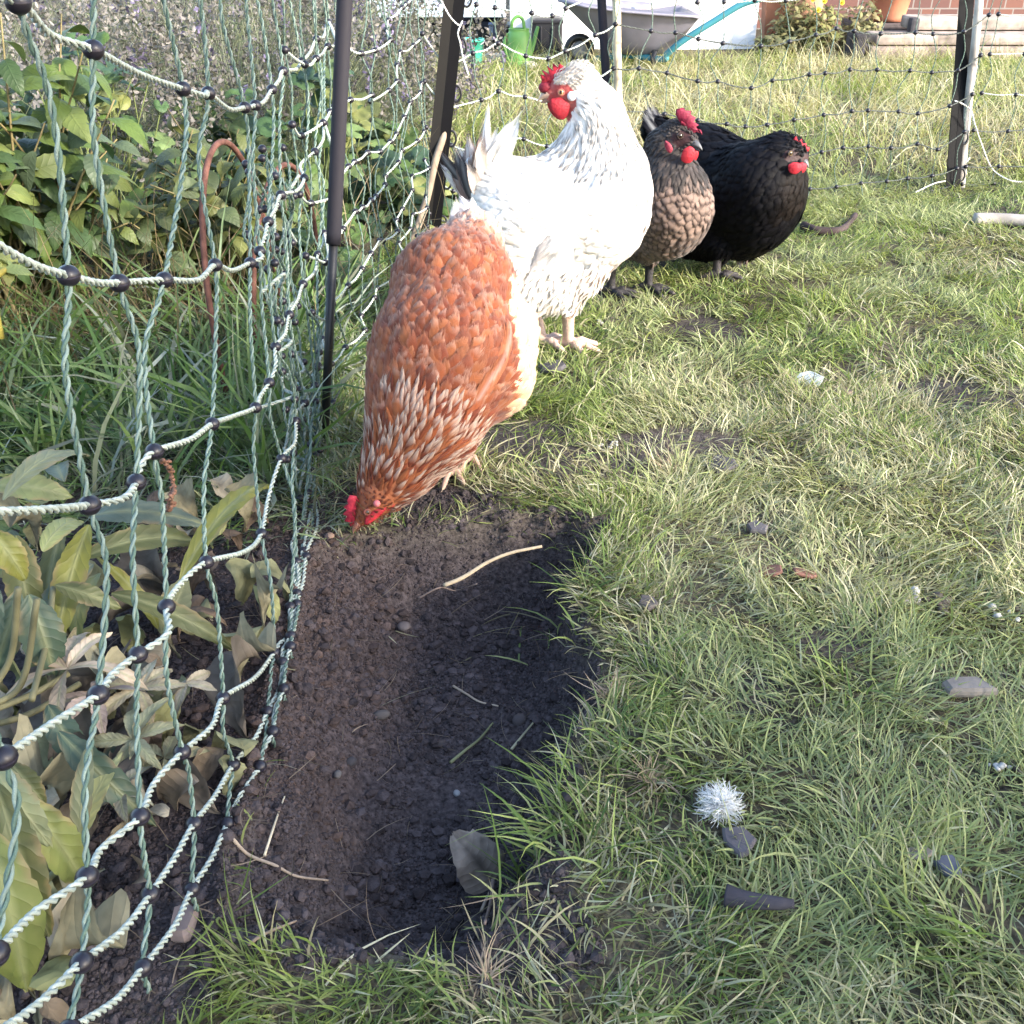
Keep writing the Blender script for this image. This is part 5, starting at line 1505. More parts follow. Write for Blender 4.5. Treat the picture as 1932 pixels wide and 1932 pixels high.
for i in range(30):
    x, y = r_.uniform(-.60, -.33), r_.uniform(.45, .95); a = r_.random() * 6.28
    p = np.array([x, y, .02 + .08 * r_.random()]); d = np.array([math.cos(a), math.sin(a), -.15]) * (.06 + .05 * r_.random())
    bigleaf(hb, p, p + d, 42 + 20 * r_.random(), [TEAL, OLV, (.17, .19, .075), (.10, .13, .10)][i % 4], (.2 * r_.normal(), -.4 + .2 * r_.normal(), 1), 260 + i, fold=.3 * r_.random(), droop=.5 + .5 * r_.random())
st = MB()
for a, b, c in [((-40, 1350), (60, 1310), (130, 1270)), ((-40, 1375), (60, 1345), (150, 1290)), ((-40, 1340), (40, 1290), (70, 1130)), ((20, 1465), (90, 1460), (160, 1462)), ((-30, 1320), (20, 1240), (34, 1110)), ((100, 1110), (90, 1200), (60, 1320)), ((290, 1190), (260, 1260), (180, 1330))]:
    P = spline(np.array([PX(*q, -.37 + .02 * k) for k, q in enumerate((a, b, c))]), 8); V, F = tube(P, .0024, 8); st.add(V, F, (.13, .12, .065))
st.build('stem', MAT['stem'], hb)
hb2 = empty('hellebore_plant', (-.30, .40, 0), 'nearer hellebore with broad curling yellow green leaves in the bottom left corner', 'plant', 'hellebores in the bed')
for i, (a, b, w_, c, xp, nr) in enumerate([
    ((-30, 1560), (44, 1850), 120, (.130, .150, .040), -.275, (.55, -.6, .6)), ((-10, 1475), (82, 1700), 84, OLV, -.285, (.3, -.6, .8)), ((30, 1500), (128, 1655), 84, (.15, .17, .05), -.29, (.7, -.5, .5)),
    ((-20, 1440), (70, 1540), 70, (.20, .22, .12), -.30, (.1, -.5, .9)), ((20, 1440), (76, 1500), 50, OLV, -.31, (.2, -.6, .8)), ((150, 1590), (140, 1462), 44, PAL, -.285, (.2, -.9, .4)), ((150, 1592), (242, 1530), 44, (.30, .30, .13), -.285, (-.1, -.7, .7)),
    ((110, 1380), (30, 1330), 70, TEAL, -.31, (.1, -.6, .8)), ((90, 1330), (150, 1420), 60, TEAL, -.325, (.2, -.6, .8)), ((170, 1500), (250, 1480), 56, TEAL, -.30, (0, -.5, .9)), ((-40, 1640), (10, 1800), 70, OLV, -.29, (.5, -.6, .5))]):
    bigleaf(hb2, PX(*a, xp), PX(*b, xp + .01), w_, c, nr, 230 + i, fold=.25, droop=.6)
st = MB()
for a, b, c in [((-30, 1700), (0, 1600), (-20, 1480)), ((150, 1590), (110, 1640), (40, 1700)), ((60, 1760), (30, 1700), (-10, 1560))]:
    P = spline(np.array([PX(*q, -.29 + .005 * k) for k, q in enumerate((a, b, c))]), 8); V, F = tube(P, .0022, 8); st.add(V, F, (.14, .14, .07))
st.build('stem', MAT['stem'], hb2)
# withered fingered leaves, star by star, each one leaf with leaflets
def fingered(loc_px, xp, n, lpx, wpx, col, seed, lab, a0=0, sweep=5.0):
    r_ = np.random.default_rng(seed)
    c = PX(*loc_px, xp); c[2] = max(c[2], ground_z(c[0], c[1]) + .012)
    root = empty('withered_leaf', c, lab, 'dead leaf', 'withered fingered hellebore leaves')
    for k in range(n):
        a = a0 + sweep * k / max(n - 1, 1) + .15 * r_.normal()
        d = np.array([math.cos(a), math.sin(a), .10 * r_.normal()])
        L = M(lpx, c) * (.8 + .4 * r_.random())
        cc = np.asarray(col) * (.75 + .5 * r_.random())
        bigleaf(root, c, c + d * L, wpx, cc, np.array([.3 * r_.normal(), -.25 + .3 * r_.normal(), 1]), seed * 20 + k, 'dry', 'leaflet', .35, .35 + .3 * r_.random(), .07, r_.normal() * .5)
for i, (lp, xp, n, l, w_, c, lab, a0) in enumerate([
    ((262, 1300), -.29, 8, 90, 30, (.30, .26, .18), 'olive grey withered fingered leaf just below the yellow leaf', .3),
    ((250, 1395), -.275, 8, 100, 30, (.26, .25, .15), 'greenish withered fingered leaf in the middle of the dead leaves', 3.0),
    ((128, 1262), -.33, 6, 130, 36, (.36, .28, .20), 'pinkish tan withered fingered leaf with bright papery edges', -.2),
    ((180, 1310), -.31, 6, 90, 30, (.28, .22, .19), 'grey brown withered fingered leaf by the hellebore stems', .2),
    ((310, 1430), -.262, 6, 84, 26, (.24, .22, .13), 'dull olive withered fingered leaf near the netting foot', .4),
    ((225, 1490), -.27, 6, 80, 30, (.17, .16, .12), 'dark shrivelled fingered leaf below the others', 2.2),
    ((350, 1290), -.258, 5, 70, 24, (.30, .26, .19), 'pale withered fingered leaf on the soil by the netting', 1.0)]):
    fingered(lp, xp, n, l, w_, c, 300 + i, lab, a0)
# crumpled dead leaves on the soil: a few forms, repeated one by one
forms = []
for k in range(7):
    r_ = np.random.default_rng(400 + k)
    L = .032 + .022 * r_.random()
    V, F, U = cards(np.array([[0, -L / 2, .004]]), np.array([[0, 1.0, 0]]), norm(np.array([[.3 * r_.normal(), .2 * r_.normal(), 1]])), L, L * (.45 + .3 * r_.random()), np.interp(np.linspace(0, 12, 17), np.arange(13), SERR), 7, .2, .5 + .8 * r_.random(), .25 * r_.normal(), .05, .12, .5 * r_.random(), r_.normal() * 1.2, .12, 400 + k)
    V[:, 2] += .25 * L * (fbm(V[:, 0] * 60, V[:, 1] * 60, 1.0, 2, k) - .5); V[:, 2] -= V[:, 2].min() - .001
    c = np.array([[.20, .155, .11], [.24, .215, .14], [.13, .095, .07], [.19, .185, .10], [.30, .26, .19], [.12, .10, .08], [.22, .22, .10]])[k] * (.7 + .6 * fbm(U[:, 0] * 3, U[:, 1] * 2, 2, 3, k))[:, None]
    forms.append((V, F, c, U))
spots = []
r_ = np.random.default_rng(77)
while len(spots) < 130:
    x, y = r_.uniform(-.62, -.215), r_.uniform(.32, 1.0)
    if r_.random() < np.exp(-((x + .32) / .13) ** 2) * (1 if y < .85 else .4): spots.append((x, y))
first = {}
for i, (x, y) in enumerate(spots):
    k = i % 7; z = float(ground_z(x, y)) + .002 + .02 * r_.random() * (x < -.26)
    rot = (r_.normal() * .3, r_.normal() * .3, r_.random() * 6.28); sc = .8 + .8 * r_.random()
    if k not in first:
        V, F, c, U = forms[k]
        o = mk('dead_leaf', V, [F], MAT['dry'], None, True, c, U, loc=(0, 0, 0)); first[k] = o
        tag(o, 'crumpled brown dead leaf lying among the litter under the hellebores', 'dead leaf', 'dead leaves on the bed soil')
        o.location = (x, y, z); o.rotation_euler = rot; o.scale = (sc,) * 3
    else:
        copy_thing(first[k], (x, y, z), rot, sc)
# pine-brown seed stalk by the net
mb = MB(); P = spline(np.array([G(312, 985) + [0, 0, .005], PX(322, 950, -.30), PX(327, 915, -.30), PX(318, 880, -.30), PX(304, 868, -.30)]), 8)
V, F = tube(P, .0014, 6); mb.add(V, F, (.16, .09, .06))
Q, s = resample(P, .002)
V, F, c = lumps(Q[8:] + .0012 * rng.normal(size=Q[8:].shape), np.full(len(Q) - 8, .0021), np.tile([.20, .10, .065], (len(Q) - 8, 1)), 9); mb.add(V, F, c)
tag(mb.build('seed_stalk', MAT['rust']), 'brown knobbly dried seed stalk curving up behind the netting', 'seed stalk')

# ------------------------------------------------------------------ things lying about
def on(p, dz=0.0):
    p = np.array(p, float); p[2] = float(ground_z(p[0], p[1])) + dz; return p
def Gs(px, py):        # pixel to the real, dug ground
    p = G(px, py)
    for _ in range(6): p = G(px, py, float(ground_z(p[0], p[1])))
    return p
def stick(name, label, cat, pts, r, col, mat='wood', group=None, taper=.6, dz=.004):
    P = spline(np.array([Gs(*q) + [0, 0, dz + (q[2] if False else 0)] for q in pts]), 8)
    mb = MB(); V, F = tube(P, np.linspace(r, r * taper, len(P)) * (1 + .35 * (vnoise(np.linspace(0, 5, len(P)), np.full(len(P), r * 999), 4) - .5) * (.003 < r < .012)), 10); mb.add(V, F, col)
    return tag(mb.build(name, MAT[mat]), label, cat, group)
stick('straw_stalk', 'long pale dry stalk lying across the far side of the hole', 'stalk', [(838, 1114), (875, 1098), (920, 1070), (965, 1052), (1022, 1040)], .0022, (.42, .33, .22), taper=.7, dz=.006)
stick('twig', 'dark forked twig with red broken ends beyond the black hen', 'stick', [(1514, 437), (1540, 446), (1580, 446), (1600, 432), (1612, 416)], .0105, (.05, .036, .035), dz=.012)
stick('wood_stick', 'grey white pole lying in the grass at the right edge', 'pole', [(1835, 427), (1890, 428), (2000, 436)], .013, (.34, .31, .28), taper=1.0, dz=.016)
stick('wood_stick', 'blackened stick with a pale end lying in the near grass', 'stick', [(1365, 1716), (1400, 1724), (1450, 1730), (1492, 1732)], .0075, (.050, .046, .055), taper=.45, dz=.014)
stick('twig', 'thin brown twig standing out of the soil at the hole bottom', 'twig', [(930, 1680), (926, 1720), (915, 1765)], .0016, (.22, .16, .13), dz=.012)
stick('root', 'fine pale root looping over the soil at lower left', 'root', [(440, 1590), (470, 1620), (520, 1640), (560, 1660), (620, 1668)], .0014, (.32, .25, .19), 'wood', 'roots and stems in the dug soil')
stick('root', 'straight straw lying at the near left of the hole', 'root', [(500, 1622), (520, 1560), (538, 1510)], .0011, (.45, .38, .27), 'wood', 'roots and stems in the dug soil')
stick('root', 'bent root scrap on the near rim of the hole', 'root', [(470, 1790), (500, 1770), (560, 1745)], .0013, (.30, .22, .16), 'wood', 'roots and stems in the dug soil')
stick('root', 'green stem bits in the middle of the hole', 'root', [(850, 1445), (880, 1420), (905, 1400), (930, 1370)], .0016, (.20, .20, .10), 'wood', 'roots and stems in the dug soil')
stick('root', 'pale stem near the right wall of the hole', 'root', [(965, 1420), (985, 1395), (1010, 1365)], .0014, (.36, .32, .20), 'wood', 'roots and stems in the dug soil')
stick('root', 'fine root hanging on the far wall beside the pale stalk', 'root', [(790, 1135), (830, 1115), (860, 1120), (900, 1108)], .0009, (.22, .16, .13), 'wood', 'roots and stems in the dug soil')
stick('root', 'ragged root in the centre of the hole', 'root', [(855, 1300), (880, 1315), (905, 1330), (940, 1338)], .0013, (.34, .27, .20), 'wood', 'roots and stems in the dug soil')
def pebble(label, px, py, r, col, sq=.7):
    p = Gs(px, py); V, F, c = lumps(p[None] + [0, 0, r * .3], np.array([r]), np.asarray(col, float)[None], int(px), sq, .16, True)
    mb = MB(); mb.add(V, F, c); return tag(mb.build('pebble', MAT['stone'], None, True), label, 'pebble', 'pebbles in the dug soil')
pebble('smooth oval grey brown pebble on the upper left slope of the hole', 762, 1184, .0062, (.12,.10,.095))
pebble('pale rough pebble left of the middle of the hole', 720, 1352, .0070, (.09,.078,.072))
pebble('dark round pebble left in the hole bottom', 662, 1440, .0060, (.05,.045,.047))
pebble('small white chip in the hole bottom', 862, 1498, .0032, (.26,.26,.26))
pebble('brown pebble at the deepest part of the hole', 832, 1405, .0042, (.07,.055,.05))
pebble('buff pebble on the left rim below the spotted beak', 622, 1013, .0050, (.24,.16,.12))
pebble('small grey stone left of the hole bottom', 637, 1463, .0042, (.11,.10,.095))
pebble('dark stone deep right in the hole', 980, 1362, .0075, (.075, .062, .06))
def chip(name, label, cat, px, py, lpx, wpx, col, yaw, mat='stone', th=.006, tilt=.15, group=None):
    p = Gs(px, py); r_ = np.random.default_rng(int(px)); n = 9
    a = np.linspace(0, 2 * np.pi, n, endpoint=False) + .25 * r_.normal(size=n)
    rr = .8 + .35 * r_.random(n); L, W = M(lpx, p), M(wpx, p) / .6
    q = np.stack([L / 2 * rr * np.cos(a), W / 2 * rr * np.sin(a), tilt * L * .5 * np.cos(a)], -1)
    c_, s_ = math.cos(yaw), math.sin(yaw)
    q = np.stack([q[:, 0] * c_ - q[:, 1] * s_, q[:, 0] * s_ + q[:, 1] * c_, q[:, 2]], -1) + p + [0, 0, th * .6 + abs(tilt) * L * .25 + .004]
    V, F = slab(q, (0, 0, 1), th); mb = MB(); mb.add(V, F, col)
    return tag(mb.build(name, MAT[mat], None, False), label, cat, group)
chip('slate_chip', 'flat dark chip half sunk in the grass above the hole', 'chip', 1360, 888, 60, 40, (.075, .068, .075), .2)
chip('slate_chip', 'small dark stone in the grass right of the hole rim', 'chip', 1428, 1008, 34, 26, (.10, .09, .09), .5)
chip('bark_chip', 'reddish brown bark scrap in the grass right of the hole', 'bark', 1450, 1092, 62, 26, (.22, .11, .08), -.3, 'wood', .004, .35)
chip('bark_chip', 'second brown bark scrap beside the first', 'bark', 1514, 1094, 50, 26, (.20, .10, .075), .4, 'wood', .004, -.3)
chip('bark_chip', 'grey piece of bark at the right edge of the grass', 'bark', 1820, 1316, 104, 28, (.22, .19, .165), -.15, 'wood', .010, .1)
chip('slate_chip', 'flat purple grey chip below the white down feather', 'chip', 1392, 1604, 60, 50, (.11, .095, .10), .1, 'stone', .006, .1)
chip('slate_chip', 'square brown stone by the netting at the lower left', 'chip', 352, 1762, 52, 44, (.17, .13, .12), .1, 'stone', .012, .1)
chip('bark_chip', 'pale brown leaf scrap in the near right grass', 'bark', 1728, 1622, 58, 22, (.26, .21, .165), -.3, 'wood', .003, .2)
chip('slate_chip', 'blue grey stone below the leaf scrap at right', 'chip', 1785, 1650, 46, 34, (.10, .10, .12), .3)
chip('slate_chip', 'dark flat chip behind the orange hen by the pink feet', 'chip', 1042, 706, 62, 24, (.085, .078, .082), .1, 'stone', .008, .2)
chip('leaf_scrap', 'torn silvery white leaf scrap in the lawn below the black hen', 'leaf scrap', 1524, 728, 42, 40, (.55, .58, .55), .6, 'dry', .0015, .5)
chip('bark_chip', 'brown scrap beside the silvery leaf scrap', 'bark', 1584, 748, 30, 26, (.22, .16, .12), .6, 'wood', .004, .3)
chip('slate_chip', 'rough brown stone in the grass below the bark scraps', 'chip', 1222, 1152, 34, 28, (.12, .10, .09), .6)
def dropping(label, px, py, s, seed):
    p = Gs(px, py); r_ = np.random.default_rng(seed); n = 16; s = M(s, p)
    P = p + np.stack([s * .5 * r_.normal(size=n), s * .22 * r_.normal(size=n), .003 + .004 * r_.random(n)], -1)
    col = np.where(P[:, :1] < p[0] - s * .1, np.array([.42, .40, .37]), np.array([.06, .05, .042])) * (.7 + .5 * r_.random((n, 1)))
    V, F, c = lumps(P,   .11 * s * (.7 + .6 * r_.random(n)), col, seed, .7, .4, True); mb = MB(); mb.add(V, F, c)
    tag(mb.build('dropping', MAT['stone']), label, 'dropping', 'hen droppings on the lawn')
dropping('large black and white dropping in the right hand grass', 1752, 1142, 70, 1)
dropping('small whitish dropping in front of the white hen', 1138, 612, 32, 2)
dropping('white spotted dropping right of the orange hen', 1166, 846, 30, 3)
dropping('dropping with white streak at the right border', 1925, 1165, 60, 4)
dropping('grey crumbly dropping in the near right grass', 1905, 1450, 46, 5)
# white down feather
p = Gs(1355, 1535); n = 700; r_ = np.random.default_rng(6)
d = norm(r_.normal(size=(n, 3)) * [1.4, .9, .25] + [.6, 0, .25])
V, F, U = cards(np.tile(p + [0, 0, .008], (n, 1)), d, norm(r_.normal(size=(n, 3))), .008 + .013 * r_.random(n), .0012, [.5, 1, .8, .5, .1], 3, 0, .8, .1, 0, .1, 0, 0, 0, 6)
mb = MB(); mb.add(V, F, (.88, .87, .86)); tag(mb.build('down_feather', MAT['fluff']), 'fluffy white down feather caught on the near grass', 'feather')
# dead curled leaf in the hole
root = empty('curled_leaf', Gs(905, 1650), 'large dry curled grey leaf standing in the near end of the hole', 'dead leaf')
a, b = Gs(872, 1660) + [0, 0, .012], None
o = Gs(905, 1665)
V, F, U = cards((o + np.array([.012, -.006, .006]))[None], norm(np.array([[-.55, .30, .62]])), norm(np.array([[.45, -.75, .5]])), .052, .044, np.interp(np.linspace(0, 12, 17), np.arange(13), [.2, .75, .9, 1, .95, 1, .93, .97, .8, .76, .55, .40, .12]), 9, .1, .35, .16, .02, .08, .25, .5, .05, 11)
c = np.array([.30, .24, .19]) * (.45 + .8 * fbm(U[:, 0] * 2, U[:, 1] * 1.2, 2.2, 3, 2))[:, None]
c = np.where((np.abs(U[:, 1:2]) < .12), c * .6, c)
mb = MB(); mb.add(V, F, c, U); mb.build('blade', MAT['dry'], root)
P = spline(np.array([o + [.012, -.006, .008], o + [.008, -.012, .003], o + [.002, -.030, .003]]), 6); V, F = tube(P, .0014, 8); mb = MB(); mb.add(V, F, (.30, .23, .17)); mb.build('stalk', MAT['wood'], root)
# uprooted tufts
for lab, px, py, s in (('uprooted straw tuft on the right rim of the hole', 1158, 1318, 26), ('uprooted tuft at the near rim of the hole', 915, 1850, 24), ('dry root tuft in the lawn above the hole', 1256, 890, 34), ('small red brown root tuft right of the hole', 1226, 1475, 20)):
    p = Gs(px, py); n = 70; r_ = np.random.default_rng(px)
    P = p + np.stack([M(s, p) * .35 * r_.normal(size=n), M(s, p) * .25 * r_.normal(size=n), np.full(n, .002)], -1)
    V, F, tt = blades(P, r_.random(n) * 6.28, .015 + .022 * r_.random(n), np.full(n, .0010), .8 + .8 * r_.random(n), 1.2 * r_.normal(size=n), 4, px)
    mb = MB(); mb.add(V, F, np.repeat(np.array([.40, .30, .22]) * (.6 + .7 * r_.random((n, 1))), 10, 0))
    tag(mb.build('grass_tuft', MAT['grass'], None, True), lab, 'tuft', 'uprooted grass tufts')
# lush green tufts leaning over the rim
for lab, px, py, n, L, lean in (('lush green tuft leaning over the right rim of the hole', 1115, 1110, 60, .050, 1.0), ('big fanned green tuft at the lower right rim of the hole', 1060, 1570, 110, .066, .95), ('green tuft on the right rim halfway down', 1150, 1430, 40, .045, .8),
    ('upright yellow green tuft in the near lawn right of the hole', 1600, 1300, 40, .05, .6), ('tall bright tuft in the lower right corner', 1760, 1780, 60, .055, .7)):
    p = Gs(px, py); r_ = np.random.default_rng(px + 1)
    P = p + np.stack([.022 * r_.normal(size=n), .022 * r_.normal(size=n), np.zeros(n)], -1); P[:, 2] = ground_z(P[:, 0], P[:, 1]) - .003
    az = np.where(r_.random(n) < .6, math.pi + .7 * r_.normal(size=n), r_.random(n) * 6.28)
    V, F, tt = blades(P, az, L * (.5 + .7 * r_.random(n)), .0016 + .001 * r_.random(n), lean * (.3 + .9 * r_.random(n)), .3 + .6 * r_.random(n), 4, px)
    c = np.repeat(GREENS[r_.integers(0, 5, n)] * (.8 + .5 * r_.random((n, 1))), 10, 0); c = lerp(lerp(c, np.array([.32, .34, .18]), .5), c, sstep(0, .5, tt)[:, None])
    mb = MB(); mb.add(V, F, c); tag(mb.build('grass_tuft', MAT['grass'], None, True), lab, 'tuft', 'green grass tufts round the hole')
# ------------------------------------------------------------------ the far end of the garden
# paved strip and low wall with white panel
YB = 5.75
def B(px, py, y=YB): return PY(px, py, y)
def bx(name, mat, root, x0, x1, y0, y1, z0, z1, col, bev=.01, rot=0):
    V, F = box(((x0 + x1) / 2, (y0 + y1) / 2, (z0 + z1) / 2), (x1 - x0, y1 - y0, z1 - z0), rot, bev)
    mb = MB(); mb.add(V, F, col); return mb.build(name, MAT[mat], root, False)
xw0, xw1 = B(962, 60)[0], B(1427, 60)[0]
rt = empty('garden_wall', ((xw0 + xw1) / 2, YB, 0), 'low white painted wall on a pinkish plinth behind the wheelbarrow', 'wall')
zb = B(1350, 99)[2]
bx('wall', 'render', rt, xw0, xw1, YB, YB + .12, zb, 1.15, (.80, .80, .80), .006)
bx('plinth', 'stone', rt, xw0 - .02, xw1 + .06, YB - .02, YB + .14, -.05, zb - .001, (.34, .27, .24), .012)
bx('sill', 'render', rt, xw0 - .02, xw1 + .09, YB - .04, YB - .001, zb - .012, zb + .012, (.74, .73, .74), .004)
# dark lean-to with a pale blue front board
xs0, xs1 = B(700, 30)[0], xw0 - .02
rt = empty('lean_to', ((xs0 + xs1) / 2, YB, 0), 'dark open lean-to under a pale blue painted board, full of clutter', 'shed')
z_b = B(900, 31)[2]
bx('front_board', 'render', rt, xs0, xs1, YB - .06, YB, z_b, 1.15, (.52, .62, .72), .006)
bx('back_wall', 'wood', rt, xs0, xs1, YB + .75, YB + .80, -.02, 1.10, (.03, .027, .03), .004)  # back and sides near black: shade of the open recess put into their colour
bx('side_wall', 'wood', rt, xs1 - .05, xs1, YB + .002, YB + .748, -.02, z_b - .002, (.03, .027, .03), .004)
bx('side_wall', 'wood', rt, xs0, xs0 + .05, YB + .002, YB + .748, -.02, z_b - .002, (.03, .027, .03), .004)
bx('roof', 'wood', rt, xs0 - .02, xs1 - .0, YB + .002, YB + .80, 1.101, 1.149, (.06, .055, .06), .004)
def thing_box(name, lab, cat, px0, py0, px1, py1, y, d, col, mat='plastic', bev=.02, rot=0, group=None):
    a, b = PY(px0, py1, y), PY(px1, py0, y)
    V, F = box(((a[0] + b[0]) / 2, y + d / 2, (max(a[2], 0) + b[2]) / 2), (b[0] - a[0], d, b[2] - max(a[2], 0)), rot, bev)
    mb = MB(); mb.add(V, F, col)
    # a lid with a lip and two side ribs, so that it reads as a storage box
    w_, h_ = b[0] - a[0], b[2] - max(a[2], 0)
    V, F = box(((a[0] + b[0]) / 2, y + d / 2, b[2] - h_ * .10), (w_ * 1.05, d * 1.05, h_ * .12), rot, .006); mb.add(V, F, np.asarray(col) * 1.3)
    for q in (.3, .7):
        V, F = box((a[0] + w_ * q, y - .004, (max(a[2], 0) + b[2]) / 2 - h_ * .08), (w_ * .06, .012, h_ * .7), rot, .004); mb.add(V, F, np.asarray(col) * 1.2)
    return tag(mb.build(name, MAT[mat], None, False), lab, cat, group)
thing_box('storage_box', 'black storage box at the back of the lean-to', 'box', 900, 48, 1000, 122, 6.0, .25, (.022, .021, .024), group='boxes in the lean-to')
thing_box('storage_box', 'dark box standing beside the watering can', 'box', 1003, 34, 1062, 118, 5.55, .2, (.018, .017, .02), group='boxes in the lean-to')
thing_box('storage_box', 'small bluish box on the dark box in the lean-to', 'box', 922, 44, 948, 70, 5.9, .1, (.36, .40, .52), group='boxes in the lean-to')
thing_box('storage_box', 'grey crate at the left of the lean-to', 'box', 838, 60, 872, 118, 5.95, .2, (.09, .085, .09), group='boxes in the lean-to')
# bucket
c = G(890, 124); r0 = M(24, c)
root = empty('bucket', c, 'turquoise plastic bucket in front of the lean-to', 'bucket')
h_ = M(47, c)
mb = MB(); V, F = lathe(c, [(.0, .003), (r0 * .80, .003), (r0 * .82, .012), (r0 * .95, h_ * .9), (r0 * 1.0, h_ * .9), (r0 * 1.02, h_), (r0 * .95, h_), (r0 * .90, h_ * .9), (r0 * .76, .02), (0, .02)]); mb.add(V, F, (.05, .36, .27)); mb.build('body', MAT['plastic'], root)
th = np.linspace(0, np.pi, 16); P = c + np.stack([r0 * 1.02 * np.cos(th), -r0 * .75 * np.sin(th), h_ * .93 - r0 * .35 * np.sin(th)], -1)
V, F = tube(P, .003, 6); mb = MB(); mb.add(V, F, (.35, .35, .36)); mb.build('handle', MAT['plastic'], root)
# watering can
c = G(979, 126); k = M(1, c)
root = empty('watering_can', c, 'green plastic watering can with loop handle before the lean-to', 'watering can')
GC = (.13, .30, .075)
mb = MB(); V, F = lathe(c, [(0, .003), (25 * k, .003), (25 * k, 6 * k), (23 * k, 50 * k), (21 * k, 58 * k), (19 * k, 60 * k), (19 * k, 64 * k), (20 * k, 66 * k), (17 * k, 66 * k), (16 * k, 58 * k), (16 * k, 30 * k), (0, 30 * k)]); V[:, 1] = c[1] + (V[:, 1] - c[1]) * .8; mb.add(V, F, GC); mb.build('body', MAT['plastic'], root)
P = spline(c + k * np.array([[-14, 0, 62], [-12, 0, 78], [-2, 0, 86], [7, 0, 80], [10, 0, 64]]), 8); V, F = tube(P, 3.2 * k, 10); mb = MB(); mb.add(V, F, GC); mb.build('handle', MAT['plastic'], root)
P = spline(c + k * np.array([[-22, -3, 58], [-27, -6, 40], [-22, -8, 20], [-16, -14, 8]]), 8); V, F = tube(P, [3.4 * k] * len(P), 10); mb = MB(); mb.add(V, F, np.array(GC) * .9); mb.build('grip', MAT['plastic'], root)
P = spline(c + k * np.array([[18, 4, 14], [26, 8, 34], [33, 12, 60], [36, 13, 68]]), 8); V, F = tube(P, np.linspace(5, 3, len(P)) * k, 10); mb = MB(); mb.add(V, F, GC); mb.build('spout', MAT['plastic'], root)
# stones by the can
for i, (px, py, s, cc) in enumerate([(930, 118, 22, (.40, .38, .36)), (1000, 128, 14, (.45, .42, .38)), (1090, 124, 16, (.30, .27, .25))]):
    p = G(px, py); r = M(s, p); V, F, c_ = lumps(p[None] + [0, 0, r * .3], np.array([r]), np.array([cc]), 70 + i, .6, .2, True); mb = MB(); mb.add(V, F, c_)
    tag(mb.build('stone', MAT['stone'], None, True), ['pale stone between the bucket and the watering can', 'little stone at the foot of the watering can', 'grey stone under the wheelbarrow nose'][i], 'stone', 'stones by the lean-to')
# wheelbarrow
yb = 5.05
S = lambda px, py, dy=0: PY(px, py, yb + dy)
root = empty('wheelbarrow', S(1215, 118), 'grey plastic wheelbarrow with teal tube handles parked before the white wall', 'wheelbarrow')
def tub():
    top = [(1056, -6), (1304, 21)]; hw = .30
    # outline sections from nose to back, each a rounded rectangle that narrows to the floor
    rim = [S(1050, -8), S(1100, 2), S(1170, 10), S(1240, 15), S(1290, 18), S(1306, 21)]
    flo = [S(1146, 88), S(1158, 95), S(1185, 98), S(1225, 98), S(1252, 94), S(1264, 84)]
    wr = [.19, .24, .27, .28, .27, .25]; wf = [.12, .15, .17, .18, .17, .15]
    V, F = [], []
    m = 14
    rings = []
    for t, ex in ((1.0, .012), (1.0, .0), (.92, 0), (.6, 0), (.25, 0), (.06, -.01), (0, -.03)):
        side1 = []; side2 = []
        for a, b, w1, w2 in zip(rim, flo, wr, wf):
            q = lerp(b, a, t); w_ = lerp(w2, w1, t) + ex
            side1.append(q + [0, -w_, 0]); side2.append(q + [0, w_, 0])
        rings.append(np.array(side1 + side2[::-1]))
    rings[0][:, 2] -= .012
    lip = rings[1].copy(); inn = rings[2] * 1.0; cen = inn.mean(0); inn = cen + (inn - cen) * [.97, .95, 1]
    seq = [rings[0], lip, lip + [0, 0, .006]]
    k = len(lip); Vs = []
    outer = [rings[0], rings[1]] + rings[2:]
    innr = []
    for r in rings[1:]:
        c_ = r.mean(0); innr.append(c_ + (r - c_) * [.965, .95, 1] + [0, 0, .006])
    allr = outer[::-1] + innr
    V = np.vstack(allr); F = []
    for i in range(len(allr) - 1):
        for j in range(k): j2 = (j + 1) % k; F.append([i * k + j, i * k + j2, (i + 1) * k + j2, (i + 1) * k + j])
    caps = [np.arange(k)[::-1][None], (np.arange(k) + (len(allr) - 1) * k)[None]]
    return V, [np.array(F)] + caps
V, F = tub(); mb = MB(); mb.add(V, F, (.20, .19, .225)); mb.build('tub', MAT['plastic'], root)
TEA = (.045, .20, .24)
for sgn in (-1, 1):
    P = spline(np.array([S(1120, 112, .05 * sgn), S(1180, 104, .10 * sgn), S(1250, 112, .22 * sgn), S(1258, 102, .24 * sgn), S(1290, 76, .27 * sgn), S(1350, 38, .29 * sgn), S(1400, 8, .30 * sgn), S(1440, -4, .30 * sgn)]), 8)
    V, F = tube(P, .0135, 12); mb = MB(); mb.add(V, F, TEA); mb.build('handle', MAT['plastic'], root)
    P = spline(np.array([S(1236, 96, .18 * sgn), S(1232, 110, .20 * sgn), S(1236, 121, .20 * sgn)]), 5); V, F = tube(P, .013, 10); mb = MB(); mb.add(V, F, (.03, .03, .034)); mb.build('leg', MAT['plastic'], root)
c = S(1092, 116); R0 = M(22, c)
a = np.linspace(0, 2 * np.pi, 29); P = c + np.stack([R0 * np.cos(a), 0 * a, R0 * np.sin(a)], -1); P[:, 2] += max(0, R0 * 1.3 - c[2])
V, F = tube(P, R0 * .30, 12, False); mb = MB(); mb.add(V, F, (.018, .018, .02)); wh = mb.build('wheel', MAT['plastic'], root)
V, F = ball(P.mean(0), R0 * .72, 16, 10, (1, .35, 1)); mb = MB(); mb.add(V, F, (.22, .22, .23)); hub = mb.build('rim', MAT['plastic'], root); hub.parent = wh
